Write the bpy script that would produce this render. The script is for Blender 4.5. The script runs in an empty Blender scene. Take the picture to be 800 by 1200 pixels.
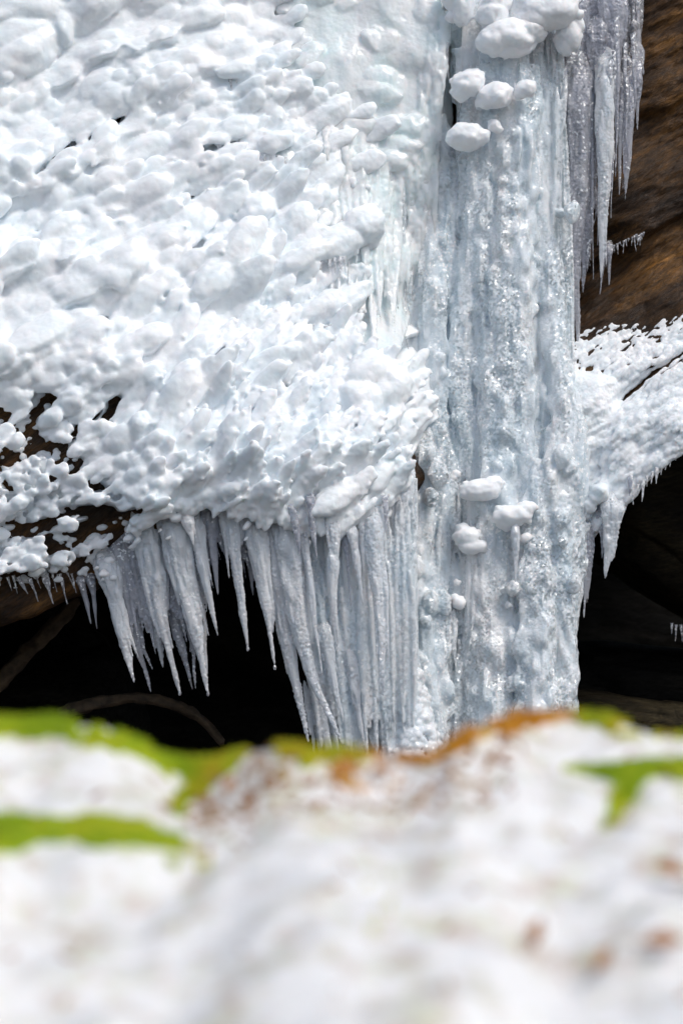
import bpy, math, random
import numpy as np

SEED = 7
random.seed(SEED)
R = np.random.default_rng(SEED)
scn = bpy.context.scene
COL = scn.collection
D0 = 12.0          # metres from the camera to the ice wall
K = 0.005          # metres per photo pixel at the ice wall

# ------------------------------------------------------------------ helpers
def P(u, v, y):
    """point seen at photo pixel (u, v), y metres behind the ice plane"""
    u = np.asarray(u, float); v = np.asarray(v, float) + 0 * u; y = np.asarray(y, float) + 0 * u
    k = K * (D0 + y) / D0
    return np.stack([(np.asarray(u, float) - 400) * k, np.asarray(y, float) + 0 * np.asarray(u, float), (600 - np.asarray(v, float)) * k], -1)

def h3(ix, iy, iz, seed):
    n = (ix.astype(np.int64) * 374761393 + iy.astype(np.int64) * 668265263 + iz.astype(np.int64) * 2147483647 + seed * 144269504) & 0xFFFFFFFF
    n = ((n ^ (n >> 13)) * 1274126177) & 0xFFFFFFFF
    n = ((n ^ (n >> 16)) * 2246822519) & 0xFFFFFFFF
    n = n ^ (n >> 15)
    return (n & 0xFFFFFF).astype(np.float64) / 0xFFFFFF

def vnoise(p, seed=0):
    p = np.asarray(p, float)
    i = np.floor(p); f = p - i; i = i.astype(np.int64)
    w = f * f * f * (f * (f * 6 - 15) + 10)
    r = 0
    for a in (0, 1):
        wx = w[..., 0] if a else 1 - w[..., 0]
        for b in (0, 1):
            wy = w[..., 1] if b else 1 - w[..., 1]
            for c in (0, 1):
                wz = w[..., 2] if c else 1 - w[..., 2]
                r = r + wx * wy * wz * h3(i[..., 0] + a, i[..., 1] + b, i[..., 2] + c, seed)
    return r * 2 - 1

def fbm(p, octaves=4, seed=0, gain=0.5):
    p = np.asarray(p, float); a = 1.0; s = 0; t = 0
    for o in range(octaves):
        s = s + a * vnoise(p * (2.03 ** o) + 17.3 * o, seed + o); t += a; a *= gain
    return s / t

def worley(p, seed=0, jit=0.9):
    p = np.asarray(p, float)
    i = np.floor(p).astype(np.int64); best = np.full(p.shape[:-1], 9.0)
    for a in (-1, 0, 1):
        for b in (-1, 0, 1):
            for c in (-1, 0, 1):
                x, y, z = i[..., 0] + a, i[..., 1] + b, i[..., 2] + c
                dx = x + .5 + jit * (h3(x, y, z, seed) - .5) - p[..., 0]
                dy = y + .5 + jit * (h3(x, y, z, seed + 1) - .5) - p[..., 1]
                dz = z + .5 + jit * (h3(x, y, z, seed + 2) - .5) - p[..., 2]
                best = np.minimum(best, dx * dx + dy * dy + dz * dz)
    return np.sqrt(best)

def sstep(a, b, x):
    t = np.clip((np.asarray(x, float) - a) / (b - a), 0, 1)
    return t * t * (3 - 2 * t)

def lerp_line(pts):
    xs = [p[0] for p in pts]; ys = [p[1] for p in pts]
    return lambda u: np.interp(u, xs, ys)

def field(ctrl, soft=55.0, power=2.0):
    c = np.array(ctrl, float)
    def f(u, v):
        u = np.asarray(u, float); v = np.asarray(v, float)
        num = 0; den = 0
        for row in c:
            w = 1.0 / ((u - row[0]) ** 2 + (v - row[1]) ** 2 + soft * soft) ** power
            num = num + w[..., None] * row[2:]; den = den + w
        return num / den[..., None]
    return f

def seg_dist(u, v, poly):
    best = np.full(np.shape(u), 1e9)
    for (x0, y0), (x1, y1) in zip(poly[:-1], poly[1:]):
        dx, dy = x1 - x0, y1 - y0
        t = np.clip(((u - x0) * dx + (v - y0) * dy) / (dx * dx + dy * dy + 1e-9), 0, 1)
        best = np.minimum(best, np.hypot(u - x0 - t * dx, v - y0 - t * dy))
    return best

class Geo:
    def __init__(s): s.v = []; s.f = []; s.n = 0
    def add(s, verts, quads):
        verts = np.asarray(verts, float).reshape(-1, 3); quads = np.asarray(quads, np.int64)
        if quads.shape[1] == 3: quads = np.concatenate([quads, np.full((len(quads), 1), -1)], 1)
        s.v.append(verts); s.f.append(np.where(quads >= 0, quads + s.n, -1)); s.n += len(verts)
    def mesh(s, name):
        V = np.concatenate(s.v); F = np.concatenate(s.f)
        tri = F[:, 3] < 0
        me = bpy.data.meshes.new(name)
        me.vertices.add(len(V)); me.vertices.foreach_set('co', V.ravel().astype(np.float32))
        cnt = np.where(tri, 3, 4); st = np.concatenate([[0], np.cumsum(cnt)[:-1]])
        flat = F.ravel(); flat = flat[flat >= 0]
        me.loops.add(len(flat)); me.loops.foreach_set('vertex_index', flat.astype(np.int32))
        me.polygons.add(len(F)); me.polygons.foreach_set('loop_start', st.astype(np.int32))
        me.update(calc_edges=True); me.validate(verbose=False)
        return me

def get_co(me):
    a = np.empty(len(me.vertices) * 3, np.float32); me.vertices.foreach_get('co', a); return a.reshape(-1, 3).astype(float)

def get_no(me):
    a = np.empty(len(me.vertices) * 3, np.float32); me.vertex_normals.foreach_get('vector', a); return a.reshape(-1, 3).astype(float)

def set_co(me, co):
    me.vertices.foreach_set('co', co.ravel().astype(np.float32)); me.update()

def smooth(me, on=True):
    me.polygons.foreach_set('use_smooth', np.full(len(me.polygons), on)); me.update()

def link(name, me, mat, parent=None):
    o = bpy.data.objects.new(name, me); COL.objects.link(o)
    if mat is not None:
        me.materials.clear(); me.materials.append(mat)
    if parent is not None: o.parent = parent
    return o

def tag(o, label, cat, group=None, kind=None):
    if label: o['label'] = label
    if cat: o['category'] = cat
    if group: o['group'] = group
    if kind: o['kind'] = kind
    return o

def remesh(geo, voxel, smooth_it=0):
    """fuse overlapping closed pieces into one skin"""
    me = geo.mesh('fuse_src')
    o = bpy.data.objects.new('fuse_src', me); COL.objects.link(o)
    m = o.modifiers.new('r', 'REMESH'); m.mode = 'VOXEL'; m.voxel_size = voxel; m.adaptivity = 0
    if smooth_it:
        s = o.modifiers.new('s', 'SMOOTH'); s.iterations = smooth_it; s.factor = 0.5
    dg = bpy.context.evaluated_depsgraph_get()
    out = bpy.data.meshes.new_from_object(o.evaluated_get(dg))
    bpy.data.objects.remove(o); bpy.data.meshes.remove(me)
    smooth(out)
    return out

def lap(me, co, w, iters):
    """local smoothing, w = per-vertex strength 0..1"""
    e = np.empty(len(me.edges) * 2, np.int32); me.edges.foreach_get('vertices', e); e = e.reshape(-1, 2)
    a = np.concatenate([e[:, 0], e[:, 1]]); b = np.concatenate([e[:, 1], e[:, 0]]); n = len(co)
    cnt = np.maximum(np.bincount(a, minlength=n), 1)
    for _ in range(iters):
        m = np.stack([np.bincount(a, co[b, i], n) for i in range(3)], 1) / cnt[:, None]
        co = co + (m - co) * (.6 * w)[:, None]
    return co

import bmesh
_ico = {}
def ico(sub):
    if sub not in _ico:
        bm = bmesh.new(); bmesh.ops.create_icosphere(bm, subdivisions=sub, radius=1)
        bm.verts.ensure_lookup_table()
        _ico[sub] = (np.array([v.co[:] for v in bm.verts]), np.array([[v.index for v in f.verts] for f in bm.faces]))
        bm.free()
    return _ico[sub]

def blob(geo, c, ax, ay, az, sub=2, lump=0.0, egg=0.0, seed=0):
    """ellipsoid with semi-axis vectors ax, ay, az; egg>0 fattens the +ax end"""
    V, F = ico(sub)
    q = V.copy()
    if egg:
        g = 1 + egg * q[:, 0]; q = np.stack([q[:, 0], q[:, 1] * g, q[:, 2] * g], 1)
    if lump:
        q = q * (1 + lump * fbm(V * 1.7 + seed * 3.71, 2, seed % 50))[:, None]
    geo.add(c + q[:, :1] * ax + q[:, 1:2] * ay + q[:, 2:] * az, F)

def tube(geo, pts, rad, nseg=14, step=0.012, rough=0.12, freq=14.0, flat=1.0, seed=0, ripple=0.0, cap=True, twist=None):
    """closed tapered strand along pts (n,3) with radii rad (n)"""
    pts = np.asarray(pts, float); rad = np.asarray(rad, float)
    d = np.concatenate([[0], np.cumsum(np.linalg.norm(np.diff(pts, axis=0), axis=1))])
    n = max(4, int(d[-1] / step))
    t = np.linspace(0, d[-1], n)
    # smooth the poly line a little
    C = np.stack([np.interp(t, d, pts[:, i]) for i in range(3)], 1)
    r = np.interp(t, d, rad)
    ker = max(1, n // 14)
    if ker > 1:
        pad = np.pad(C, ((ker, ker), (0, 0)), mode='reflect', reflect_type='odd')
        w = np.ones(2 * ker + 1) / (2 * ker + 1)
        C = np.stack([np.convolve(pad[:, i], w, 'valid') for i in range(3)], 1)
    T = np.gradient(C, axis=0); T /= np.linalg.norm(T, axis=1)[:, None] + 1e-9
    ref = np.array([0, 1.0, 0]) if abs(T[:, 1]).mean() < .8 else np.array([1.0, 0, 0])
    A = np.cross(T, ref); A /= np.linalg.norm(A, axis=1)[:, None] + 1e-9
    B = np.cross(T, A)
    ang = np.linspace(0, 2 * np.pi, nseg, endpoint=False)
    ca, sa = np.cos(ang), np.sin(ang)
    base = C[:, None, :] + r[:, None, None] * (ca[None, :, None] * A[:, None, :] + flat * sa[None, :, None] * B[:, None, :])
    q = np.stack([np.broadcast_to(ca * 1.3, (n, nseg)), np.broadcast_to(sa * 1.3, (n, nseg)), np.broadcast_to((t * freq)[:, None], (n, nseg))], -1)
    m = 1 + rough * 1.6 * fbm(q + seed * 7.7, 3, seed % 97)
    m2 = 1 + rough * 1.2 * vnoise(np.stack([q[..., 0] * 2.4, q[..., 1] * 2.4, q[..., 2] * 2.3], -1) + seed, seed % 83)
    if ripple:
        m2 = m2 * (1 + ripple * np.sin(t * 2 * np.pi / 0.022 + 2 * vnoise(np.stack([t * 9, 0 * t, 0 * t + seed], -1)))[:, None])
    V = C[:, None, :] + (base - C[:, None, :]) * (m * m2)[..., None]
    V = V.reshape(-1, 3)
    i = np.arange(n - 1)[:, None] * nseg; j = np.arange(nseg)[None, :]; j2 = (j + 1) % nseg
    F = np.stack([i + j, i + j2, i + nseg + j2, i + nseg + j], -1).reshape(-1, 4)
    V = np.concatenate([V, C[:1], C[-1:] + T[-1:] * r[-1] * .8]); top = n * nseg; bot = top + 1
    jj = np.arange(nseg); k2 = (jj + 1) % nseg
    f1 = np.stack([np.full(nseg, top), k2, jj, np.full(nseg, -1)], 1)
    o = (n - 1) * nseg
    f2 = np.stack([np.full(nseg, bot), o + jj, o + k2, np.full(nseg, -1)], 1)
    F = np.concatenate([F, f1, f2])[:, ::1]
    geo.add(V, np.asarray(F))

def slab(geo, U, V, Yf, thick):
    """closed slab: front sheet at depth Yf on pixel grid U,V, back sheet `thick` behind"""
    n, m = U.shape
    fr = P(U, V, Yf).reshape(-1, 3); bk = P(U, V, Yf + thick).reshape(-1, 3)
    idx = np.arange(n * m).reshape(n, m)
    q = np.stack([idx[:-1, :-1], idx[1:, :-1], idx[1:, 1:], idx[:-1, 1:]], -1).reshape(-1, 4)
    N = n * m
    qs = [q, q[:, ::-1] + N]
    for a, b in ((idx[0, :-1], idx[0, 1:]), (idx[1:, 0], idx[:-1, 0]), (idx[:-1, -1], idx[1:, -1]), (idx[-1, 1:], idx[-1, :-1])):
        pass
    def wall(line, flip):
        a, b = line[:-1], line[1:]
        w = np.stack([a, b, b + N, a + N], -1)
        return w[:, ::-1] if flip else w
    qs += [wall(idx[0], False), wall(idx[-1], True), wall(idx[:, 0], True), wall(idx[:, -1], False)]
    geo.add(np.concatenate([fr, bk]), np.concatenate(qs))

# ------------------------------------------------------------------ materials
def new_mat(name):
    m = bpy.data.materials.new(name); m.use_nodes = True
    nt = m.node_tree; b = nt.nodes['Principled BSDF']
    return m, nt, b

def nd(nt, t, **kw):
    n = nt.nodes.new(t)
    for k, v in kw.items():
        if k in n.inputs.keys() if hasattr(n.inputs, 'keys') else False: n.inputs[k].default_value = v
        else: setattr(n, k, v)
    return n

def noise(nt, scale, detail=4, rough=.5, stretch=(1, 1, 1), rot=(0, 0, 0), dist=0.0):
    tc = nt.nodes.new('ShaderNodeTexCoord'); mp = nt.nodes.new('ShaderNodeMapping')
    mp.vector_type = 'TEXTURE'
    mp.inputs['Scale'].default_value = tuple(1 / q for q in stretch); mp.inputs['Rotation'].default_value = rot
    nt.links.new(tc.outputs['Object'], mp.inputs['Vector'])
    n = nt.nodes.new('ShaderNodeTexNoise'); n.inputs['Scale'].default_value = scale
    n.inputs['Detail'].default_value = detail; n.inputs['Roughness'].default_value = rough; n.inputs['Distortion'].default_value = dist
    nt.links.new(mp.outputs[0], n.inputs['Vector'])
    return n.outputs['Fac'], mp

def ramp(nt, src, stops):
    r = nt.nodes.new('ShaderNodeValToRGB'); el = r.color_ramp.elements
    while len(el) < len(stops): el.new(0.5)
    for e, (p, c) in zip(el, stops):
        e.position = p; e.color = (*c, 1) if len(c) == 3 else c
    nt.links.new(src, r.inputs[0]); return r.outputs[0]

def mixc(nt, fac, a, b, mode='MIX'):
    m = nt.nodes.new('ShaderNodeMix'); m.data_type = 'RGBA'; m.blend_type = mode
    for s, i in ((fac, 0), (a, 6), (b, 7)):
        if isinstance(s, (int, float)): m.inputs[i].default_value = s
        elif isinstance(s, tuple): m.inputs[i].default_value = (*s, 1)
        else: nt.links.new(s, m.inputs[i])
    return m.outputs[2]

def bump(nt, b, hs):
    prev = None
    for h, s, d in hs:
        n = nt.nodes.new('ShaderNodeBump'); n.inputs['Strength'].default_value = s; n.inputs['Distance'].default_value = d
        nt.links.new(h, n.inputs['Height'])
        if prev is not None: nt.links.new(prev, n.inputs['Normal'])
        prev = n.outputs[0]
    nt.links.new(prev, b.inputs['Normal']); nt.links.new(prev, b.inputs['Coat Normal'])

def ice_mat(name, c1, c2, rough=.35, sss=.6, trans=0.0, rad=.03, fine=140, bstr=.5, vert=False, grain=0.0, coat=0.0, frost=0.0, vscale=9, facet=0.0):
    m, nt, b = new_mat(name)
    st = (1, 1, .16) if vert else (1, 1, 1)
    f, _ = noise(nt, vscale if vert else 5, 4, .55, st)
    nt.links.new(ramp(nt, f, [(.32, c1), (.68, c2)]), b.inputs['Base Color'])
    b.inputs['Roughness'].default_value = rough; b.inputs['IOR'].default_value = 1.31
    b.inputs['Subsurface Weight'].default_value = sss
    b.inputs['Subsurface Radius'].default_value = (.78, .92, 1.0)
    b.inputs['Subsurface Scale'].default_value = rad
    b.inputs['Transmission Weight'].default_value = trans
    b.inputs['Coat Weight'].default_value = coat; b.inputs['Coat Roughness'].default_value = .08; b.inputs['Coat IOR'].default_value = 1.5
    if frost:  # frost crystals as white cells, painting their sparkle into the colour
        tc = nt.nodes.new('ShaderNodeTexCoord'); vo = nt.nodes.new('ShaderNodeTexVoronoi'); vo.inputs['Scale'].default_value = 85
        nt.links.new(tc.outputs['Object'], vo.inputs['Vector'])
        sp = nt.nodes.new('ShaderNodeSeparateColor'); nt.links.new(vo.outputs['Color'], sp.inputs[0])
        pt, _ = noise(nt, 6, 4, .6, (1, 1, .4))
        k = nt.nodes.new('ShaderNodeMath'); k.operation = 'MULTIPLY_ADD'; nt.links.new(pt, k.inputs[0]); k.inputs[1].default_value = .9; nt.links.new(sp.outputs[0], k.inputs[2])
        kh = nt.nodes.new('ShaderNodeMath'); kh.operation = 'MULTIPLY'; nt.links.new(k.outputs[0], kh.inputs[0]); kh.inputs[1].default_value = .5; k = kh
        fac = ramp(nt, k.outputs[0], [(.70 - .06 * frost, (0, 0, 0)), (.76 - .06 * frost, (1, 1, 1))])
        src = b.inputs['Base Color'].links[0].from_socket
        nt.links.new(mixc(nt, fac, src, (.95, .96, .97)), b.inputs['Base Color'])
        tm = nt.nodes.new('ShaderNodeMath'); tm.operation = 'MULTIPLY_ADD'; nt.links.new(fac, tm.inputs[0]); tm.inputs[1].default_value = -trans * .9; tm.inputs[2].default_value = trans
        nt.links.new(tm.outputs[0], b.inputs['Transmission Weight'])
    f2, _ = noise(nt, fine, 3, .6, (1, 1, .35) if vert else (1, 1, 1))
    hs = [(f2, bstr, .004)]
    if grain:
        tc = nt.nodes.new('ShaderNodeTexCoord'); vo = nt.nodes.new('ShaderNodeTexVoronoi'); vo.inputs['Scale'].default_value = 95
        nt.links.new(tc.outputs['Object'], vo.inputs['Vector'])
        hs.append((vo.outputs['Distance'], grain, .012))
    bump(nt, b, hs)
    if facet:      # ice crystals: flat facets, each turned its own way
        tc = nt.nodes.new('ShaderNodeTexCoord'); vo = nt.nodes.new('ShaderNodeTexVoronoi'); vo.inputs['Scale'].default_value = 75
        nt.links.new(tc.outputs['Object'], vo.inputs['Vector'])
        geo = nt.nodes.new('ShaderNodeNewGeometry')
        pt, _ = noise(nt, 5, 4, .6, (1, 1, .35))
        pf = ramp(nt, pt, [(.42, (.12,) * 3), (.62, (1, 1, 1))])
        v1 = nt.nodes.new('ShaderNodeVectorMath'); v1.operation = 'SUBTRACT'; nt.links.new(vo.outputs['Color'], v1.inputs[0]); v1.inputs[1].default_value = (.5, .5, .5)
        v2 = nt.nodes.new('ShaderNodeVectorMath'); v2.operation = 'SCALE'; nt.links.new(v1.outputs[0], v2.inputs[0])
        sc = nt.nodes.new('ShaderNodeMath'); sc.operation = 'MULTIPLY'; nt.links.new(pf, sc.inputs[0]); sc.inputs[1].default_value = facet
        nt.links.new(sc.outputs[0], v2.inputs['Scale'])
        src = b.inputs['Normal'].links[0].from_socket
        v3 = nt.nodes.new('ShaderNodeVectorMath'); nt.links.new(src, v3.inputs[0]); nt.links.new(v2.outputs[0], v3.inputs[1])
        v4 = nt.nodes.new('ShaderNodeVectorMath'); v4.operation = 'NORMALIZE'; nt.links.new(v3.outputs[0], v4.inputs[0])
        nt.links.new(v4.outputs[0], b.inputs['Coat Normal']); nt.links.new(v4.outputs[0], b.inputs['Normal'])
        b.inputs['Coat Roughness'].default_value = .04
    return m

M_CRUST = ice_mat('white_ice', (.84, .90, .945), (.93, .95, .97), .35, .6, 0, .035, 120, .3, coat=.2)
M_FLOW = ice_mat('pale_ice', (.80, .91, .94), (.92, .965, .975), .2, .75, 0.08, .08, 60, .5, coat=.6)
M_COL = ice_mat('column_ice', (.66, .76, .82), (.93, .955, .98), .22, .55, 0.15, .08, 90, .35, vert=True, grain=.15, coat=1, frost=.4, vscale=7, facet=1.5)
M_CURT = ice_mat('curtain_ice', (.70, .79, .85), (.94, .96, .985), .2, .55, 0.15, .08, 90, .4, vert=True, grain=.1, coat=1, frost=.25, vscale=8, facet=.9)
M_ICICLE = ice_mat('icicle_ice', (.80, .86, .94), (.95, .965, .99), .15, .55, 0.3, .06, 90, .5, vert=True, grain=.1, coat=.9, frost=.3, vscale=12, facet=.9)
M_CLEAR = ice_mat('clear_icicle_ice', (.70, .72, .80), (.92, .93, .98), .12, .3, 0.66, .03, 110, .6, vert=True, grain=.15, coat=1, frost=.35, vscale=12, facet=1.2)
M_SNOW = ice_mat('snow_clump_snow', (.90, .93, .96), (.95, .965, .98), .45, .7, 0, .05, 60, .15, coat=.15)

def rock_mat(name, cols, tilt, scale=3.0, rough=(.35, .75), bs=.8, spec=.3):
    m, nt, b = new_mat(name)
    f, _ = noise(nt, scale, 8, .62, (.45, 1, 2.4), (0, tilt, 0), .3)
    c = ramp(nt, f, [(.30, cols[0]), (.48, cols[1]), (.60, cols[2]), (.72, cols[3])])
    fg, _ = noise(nt, 34, 6, .7, (.35, 1, 1.6), (0, tilt - .25, 0), .6)
    c = mixc(nt, 1.0, c, ramp(nt, fg, [(.34, (.35, .33, .30)), (.5, (.9, .9, .9)), (.66, (1.5, 1.4, 1.25))]), 'MULTIPLY')
    g, _ = noise(nt, 1.3, 4, .5, (.8, 1, 1.4), (0, tilt, 0))
    c = mixc(nt, ramp(nt, g, [(.40, (0, 0, 0)), (.62, (1, 1, 1))]), mixc(nt, 1.0, c, (.42, .42, .44), 'MULTIPLY'), c)
    nt.links.new(c, b.inputs['Base Color']); b.inputs['Specular IOR Level'].default_value = spec
    h, _ = noise(nt, 26, 6, .65, (.3, 1, 2.0), (0, tilt - .35, 0), .5)
    h2, _ = noise(nt, 8, 5, .6, (.4, 1, 2.2), (0, tilt, 0))
    nt.links.new(ramp(nt, h, [(.35, (rough[0],) * 3), (.7, (rough[1],) * 3)]), b.inputs['Roughness'])
    bump(nt, b, [(h2, bs, .05), (h, bs, .02)])
    return m
M_ROCK = rock_mat('wet_sandstone', [(.012, .006, .003), (.06, .028, .008), (.15, .070, .016), (.30, .135, .026)], math.radians(-28))
M_CAVE_SHADE = rock_mat('cave_shade_rock', [(.003, .003, .003), (.006, .006, .005), (.011, .010, .008), (.022, .020, .017)], math.radians(6), 2.2, (.6, .9), .8, .08)  # cave shade put into the colour: rock darkened to near black

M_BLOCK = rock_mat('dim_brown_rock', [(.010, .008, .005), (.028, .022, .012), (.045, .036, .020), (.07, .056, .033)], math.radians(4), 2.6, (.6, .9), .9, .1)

def wood_mat():
    m, nt, b = new_mat('dead_wood')
    f, _ = noise(nt, 14, 5, .6, (1, 1, 1))
    nt.links.new(ramp(nt, f, [(.3, (.03, .02, .012)), (.7, (.12, .08, .045))]), b.inputs['Base Color']); b.inputs['Roughness'].default_value = .8
    bump(nt, b, [(f, .8, .02)])
    return m
M_WOOD = wood_mat()

def bank_mat():
    m, nt, b = new_mat('thin_snow')
    f, _ = noise(nt, 16, 5, .6); g, _ = noise(nt, 5.5, 3, .5); k, _ = noise(nt, 26, 3, .5)
    litter = ramp(nt, k, [(.36, (.42, .46, .18)), (.5, (.46, .42, .30)), (.62, (.36, .20, .10))])
    a = nt.nodes.new('ShaderNodeMath'); a.operation = 'MULTIPLY_ADD'
    nt.links.new(g, a.inputs[0]); a.inputs[1].default_value = .55; nt.links.new(f, a.inputs[2])
    cov = ramp(nt, a.outputs[0], [(.74, (0, 0, 0)), (.94, (1, 1, 1))])
    mk = nt.nodes.new('ShaderNodeMath'); mk.operation = 'MULTIPLY'; nt.links.new(cov, mk.inputs[0]); mk.inputs[1].default_value = .6
    nt.links.new(mixc(nt, mk.outputs[0], (.765, .76, .75), litter), b.inputs['Base Color'])
    b.inputs['Roughness'].default_value = .6; b.inputs['Subsurface Weight'].default_value = .2
    b.inputs['Subsurface Radius'].default_value = (.7, .9, 1); b.inputs['Subsurface Scale'].default_value = .01
    h, _ = noise(nt, 60, 4, .6)
    bump(nt, b, [(h, .5, .01)])
    return m
M_BANK = bank_mat()

def moss_mat(name, a, c, d, e):
    m, nt, b = new_mat(name)
    f, _ = noise(nt, 13, 6, .7)
    nt.links.new(ramp(nt, f, [(.30, a), (.46, c), (.58, d), (.70, e)]), b.inputs['Base Color'])
    b.inputs['Roughness'].default_value = .7
    return m
M_MOSS = moss_mat('green_moss', (.20, .32, .010), (.38, .52, .012), (.56, .62, .02), (.50, .42, .03))
M_MOSSY = moss_mat('yellow_moss', (.28, .38, .012), (.50, .56, .015), (.62, .52, .020), (.52, .28, .025))
M_MOSSO = moss_mat('orange_moss', (.44, .34, .014), (.66, .28, .018), (.70, .40, .020), (.56, .52, .025))

def leaf_mat():
    m, nt, b = new_mat('dead_leaf')
    f, _ = noise(nt, 40, 4, .6)
    nt.links.new(ramp(nt, f, [(.3, (.20, .09, .03)), (.5, (.40, .17, .06)), (.7, (.34, .27, .06))]), b.inputs['Base Color']); b.inputs['Roughness'].default_value = .6
    return m
M_LEAF = leaf_mat()

def ground_mat():
    m, nt, b = new_mat('gorge_floor')
    f, _ = noise(nt, 2.5, 8, .65)
    nt.links.new(ramp(nt, f, [(.3, (.02, .018, .014)), (.55, (.05, .04, .03)), (.7, (.10, .09, .075))]), b.inputs['Base Color']); b.inputs['Roughness'].default_value = .8
    bump(nt, b, [(f, .8, .2)])
    return m
M_GROUND = ground_mat()

# ------------------------------------------------------------------ the big shapes
# depth of the ice skin on the bulge, control points (u, v, depth)
YC = [(-140,-140,.75),(0,-60,.5),(0,0,.40),(60,40,.36),(150,0,.38),(300,0,.42),(400,0,.36),(520,0,.36),(560,-120,.5),
      (0,110,.20),(150,110,.16),(300,110,.18),(400,110,.24),(500,110,.30),
      (0,220,.00),(130,240,-.06),(250,230,-.04),(330,220,.00),(400,220,.12),(480,220,.26),(540,250,.35),
      (0,340,-.26),(130,340,-.34),(250,340,-.33),(340,330,-.22),(400,320,-.06),(450,330,.10),(540,350,.30),
      (0,450,-.48),(130,450,-.56),(250,450,-.60),(340,440,-.50),(400,410,-.30),(440,430,-.36),(490,480,-.34),(540,450,.1),
      (0,550,-.56),(110,560,-.64),(200,540,-.76),(300,540,-.84),(380,530,-.80),(430,520,-.70),(480,510,-.48),
      (0,650,-.50),(110,640,-.58),(200,590,-.74),(300,600,-.80),(400,610,-.74),(460,570,-.55),(-140,300,-.2),(-140,600,-.5)]
yf_ = field(YC, 42, 2.0)
Yice = lambda u, v: yf_(u, v)[..., 0]
# rock face
RC = [(u, v, y + .15) for u, v, y in YC if u < 470] + [
      (540,100,.75),(600,0,.85),(660,100,.85),(660,330,.72),(560,300,.75),(560,500,.65),(600,600,.7),
      (700,0,.95),(800,0,.85),(900,0,.75),(800,150,.75),(800,245,.62),(700,300,.72),(800,300,.56),(760,350,.48),(700,380,.42),(800,390,.30),
      (660,430,.40),(720,450,.22),(800,440,.12),(680,520,.25),(740,520,.05),(800,500,-.02),(720,590,.10),(900,430,.05),(1000,350,.1),(1150,200,.3),(1100,0,.6),(500,600,.35),(500,500,.5),(480,420,.5),(455,360,.42),(480,300,.6),(500,220,.6)]
rf_ = field(RC, 42, 2.0)
STRATA = lerp_line([(560,365),(680,312),(720,292),(800,250),(1200,40)])
def Yrock(u, v):
    y = rf_(u, v)[..., 0]
    right = sstep(560, 660, u)
    s = v - STRATA(u)
    y = y + right * .10 * sstep(-2, 7, s) * (1 - sstep(25, 95, s))
    s2 = s + 150 + 14 * np.sin(u * .03)
    y = y + right * .05 * sstep(-2, 10, s2) * (1 - sstep(30, 80, s2))
    # groove between the two tiers of the right-hand ledge
    g = seg_dist(u, v, [(725, 470), (760, 440), (815, 405), (900, 350)])
    y = y + .07 * np.exp(-(g / 7) ** 2)
    p = np.stack([(u * .9 - v * .45) * .02, (u * .45 + v * .9) * .06, 0 * u], -1)
    y = y + right * (.035 * fbm(p, 4, 5) + .018 * fbm(p * np.array([2.5, 4.0, 1]), 4, 9)) + (1 - right) * .04 * fbm(p * 1.2, 4, 12)
    return y
ROCKLIP = lerp_line([(-350,830),(-100,760),(0,738),(60,714),(110,694),(150,655),(200,622),(240,602),(300,606),(400,610),(500,610),(560,640),(690,640),(715,612),(740,582),(800,528),(850,490),(900,455),(1150,300)])

def build_cliff():
    us = np.arange(-350, 1151, 3.0); nface = 300; nroof = 50; nback = 70
    rows = []
    lip = ROCKLIP(us) + 3 * vnoise(np.stack([us * .05, 0 * us, 0 * us], -1), 3)
    for i in range(nface):
        t = i / (nface - 1); v = -300 + (lip + 300) * t
        y = Yrock(us, v)
        # round the lip off towards the cave
        e = np.clip((lip - v) / 14.0, 0, 1); y = y + .05 * (1 - e) ** 2
        rows.append(P(us, v, y))
    L = rows[-1]
    for i in range(1, nroof + 1):
        t = i / nroof
        q = L.copy(); q[:, 1] = L[:, 1] + (6.0 - L[:, 1]) * t
        q[:, 2] = L[:, 2] + .05 * t + .25 * np.sin(t * 3) * .6 + .05 * fbm(np.stack([q[:, 0] * 2, q[:, 1] * 2, 0 * us], -1), 3, 4) * min(1, t * 8)
        rows.append(q)
    L = rows[-1]
    for i in range(1, nback + 1):
        t = i / nback
        q = L.copy(); q[:, 2] = L[:, 2] + (-3.4 - L[:, 2]) * t
        q[:, 1] = L[:, 1] + .25 * fbm(np.stack([q[:, 0] * .8, q[:, 2] * 2, 0 * us], -1), 4, 6)
        rows.append(q)
    V = np.stack(rows); n, m = V.shape[:2]
    idx = np.arange(n * m).reshape(n, m)
    q = np.stack([idx[:-1, :-1], idx[1:, :-1], idx[1:, 1:], idx[:-1, 1:]], -1).reshape(-1, 4)
    g = Geo(); g.add(V.reshape(-1, 3), q)
    # plateau on top, running back from the brink
    top = rows[0]; back = top.copy(); back[:, 1] += 9; back[:, 2] += 1.0
    g.add(np.concatenate([top, back]), np.stack([np.arange(m - 1), np.arange(1, m), np.arange(1, m) + m, np.arange(m - 1) + m], -1))
    me = g.mesh('cliff'); smooth(me)
    mi = np.zeros(len(me.polygons), np.int32); mi[(nface - 1) * (m - 1):(n - 1) * (m - 1)] = 1  # roof and back wall take the rock with shade in its colour
    o = link('cliff', me, M_ROCK); me.materials.append(M_CAVE_SHADE); me.polygons.foreach_set('material_index', mi); me.update(); tag(o, None, None, kind='structure')
build_cliff()

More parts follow.
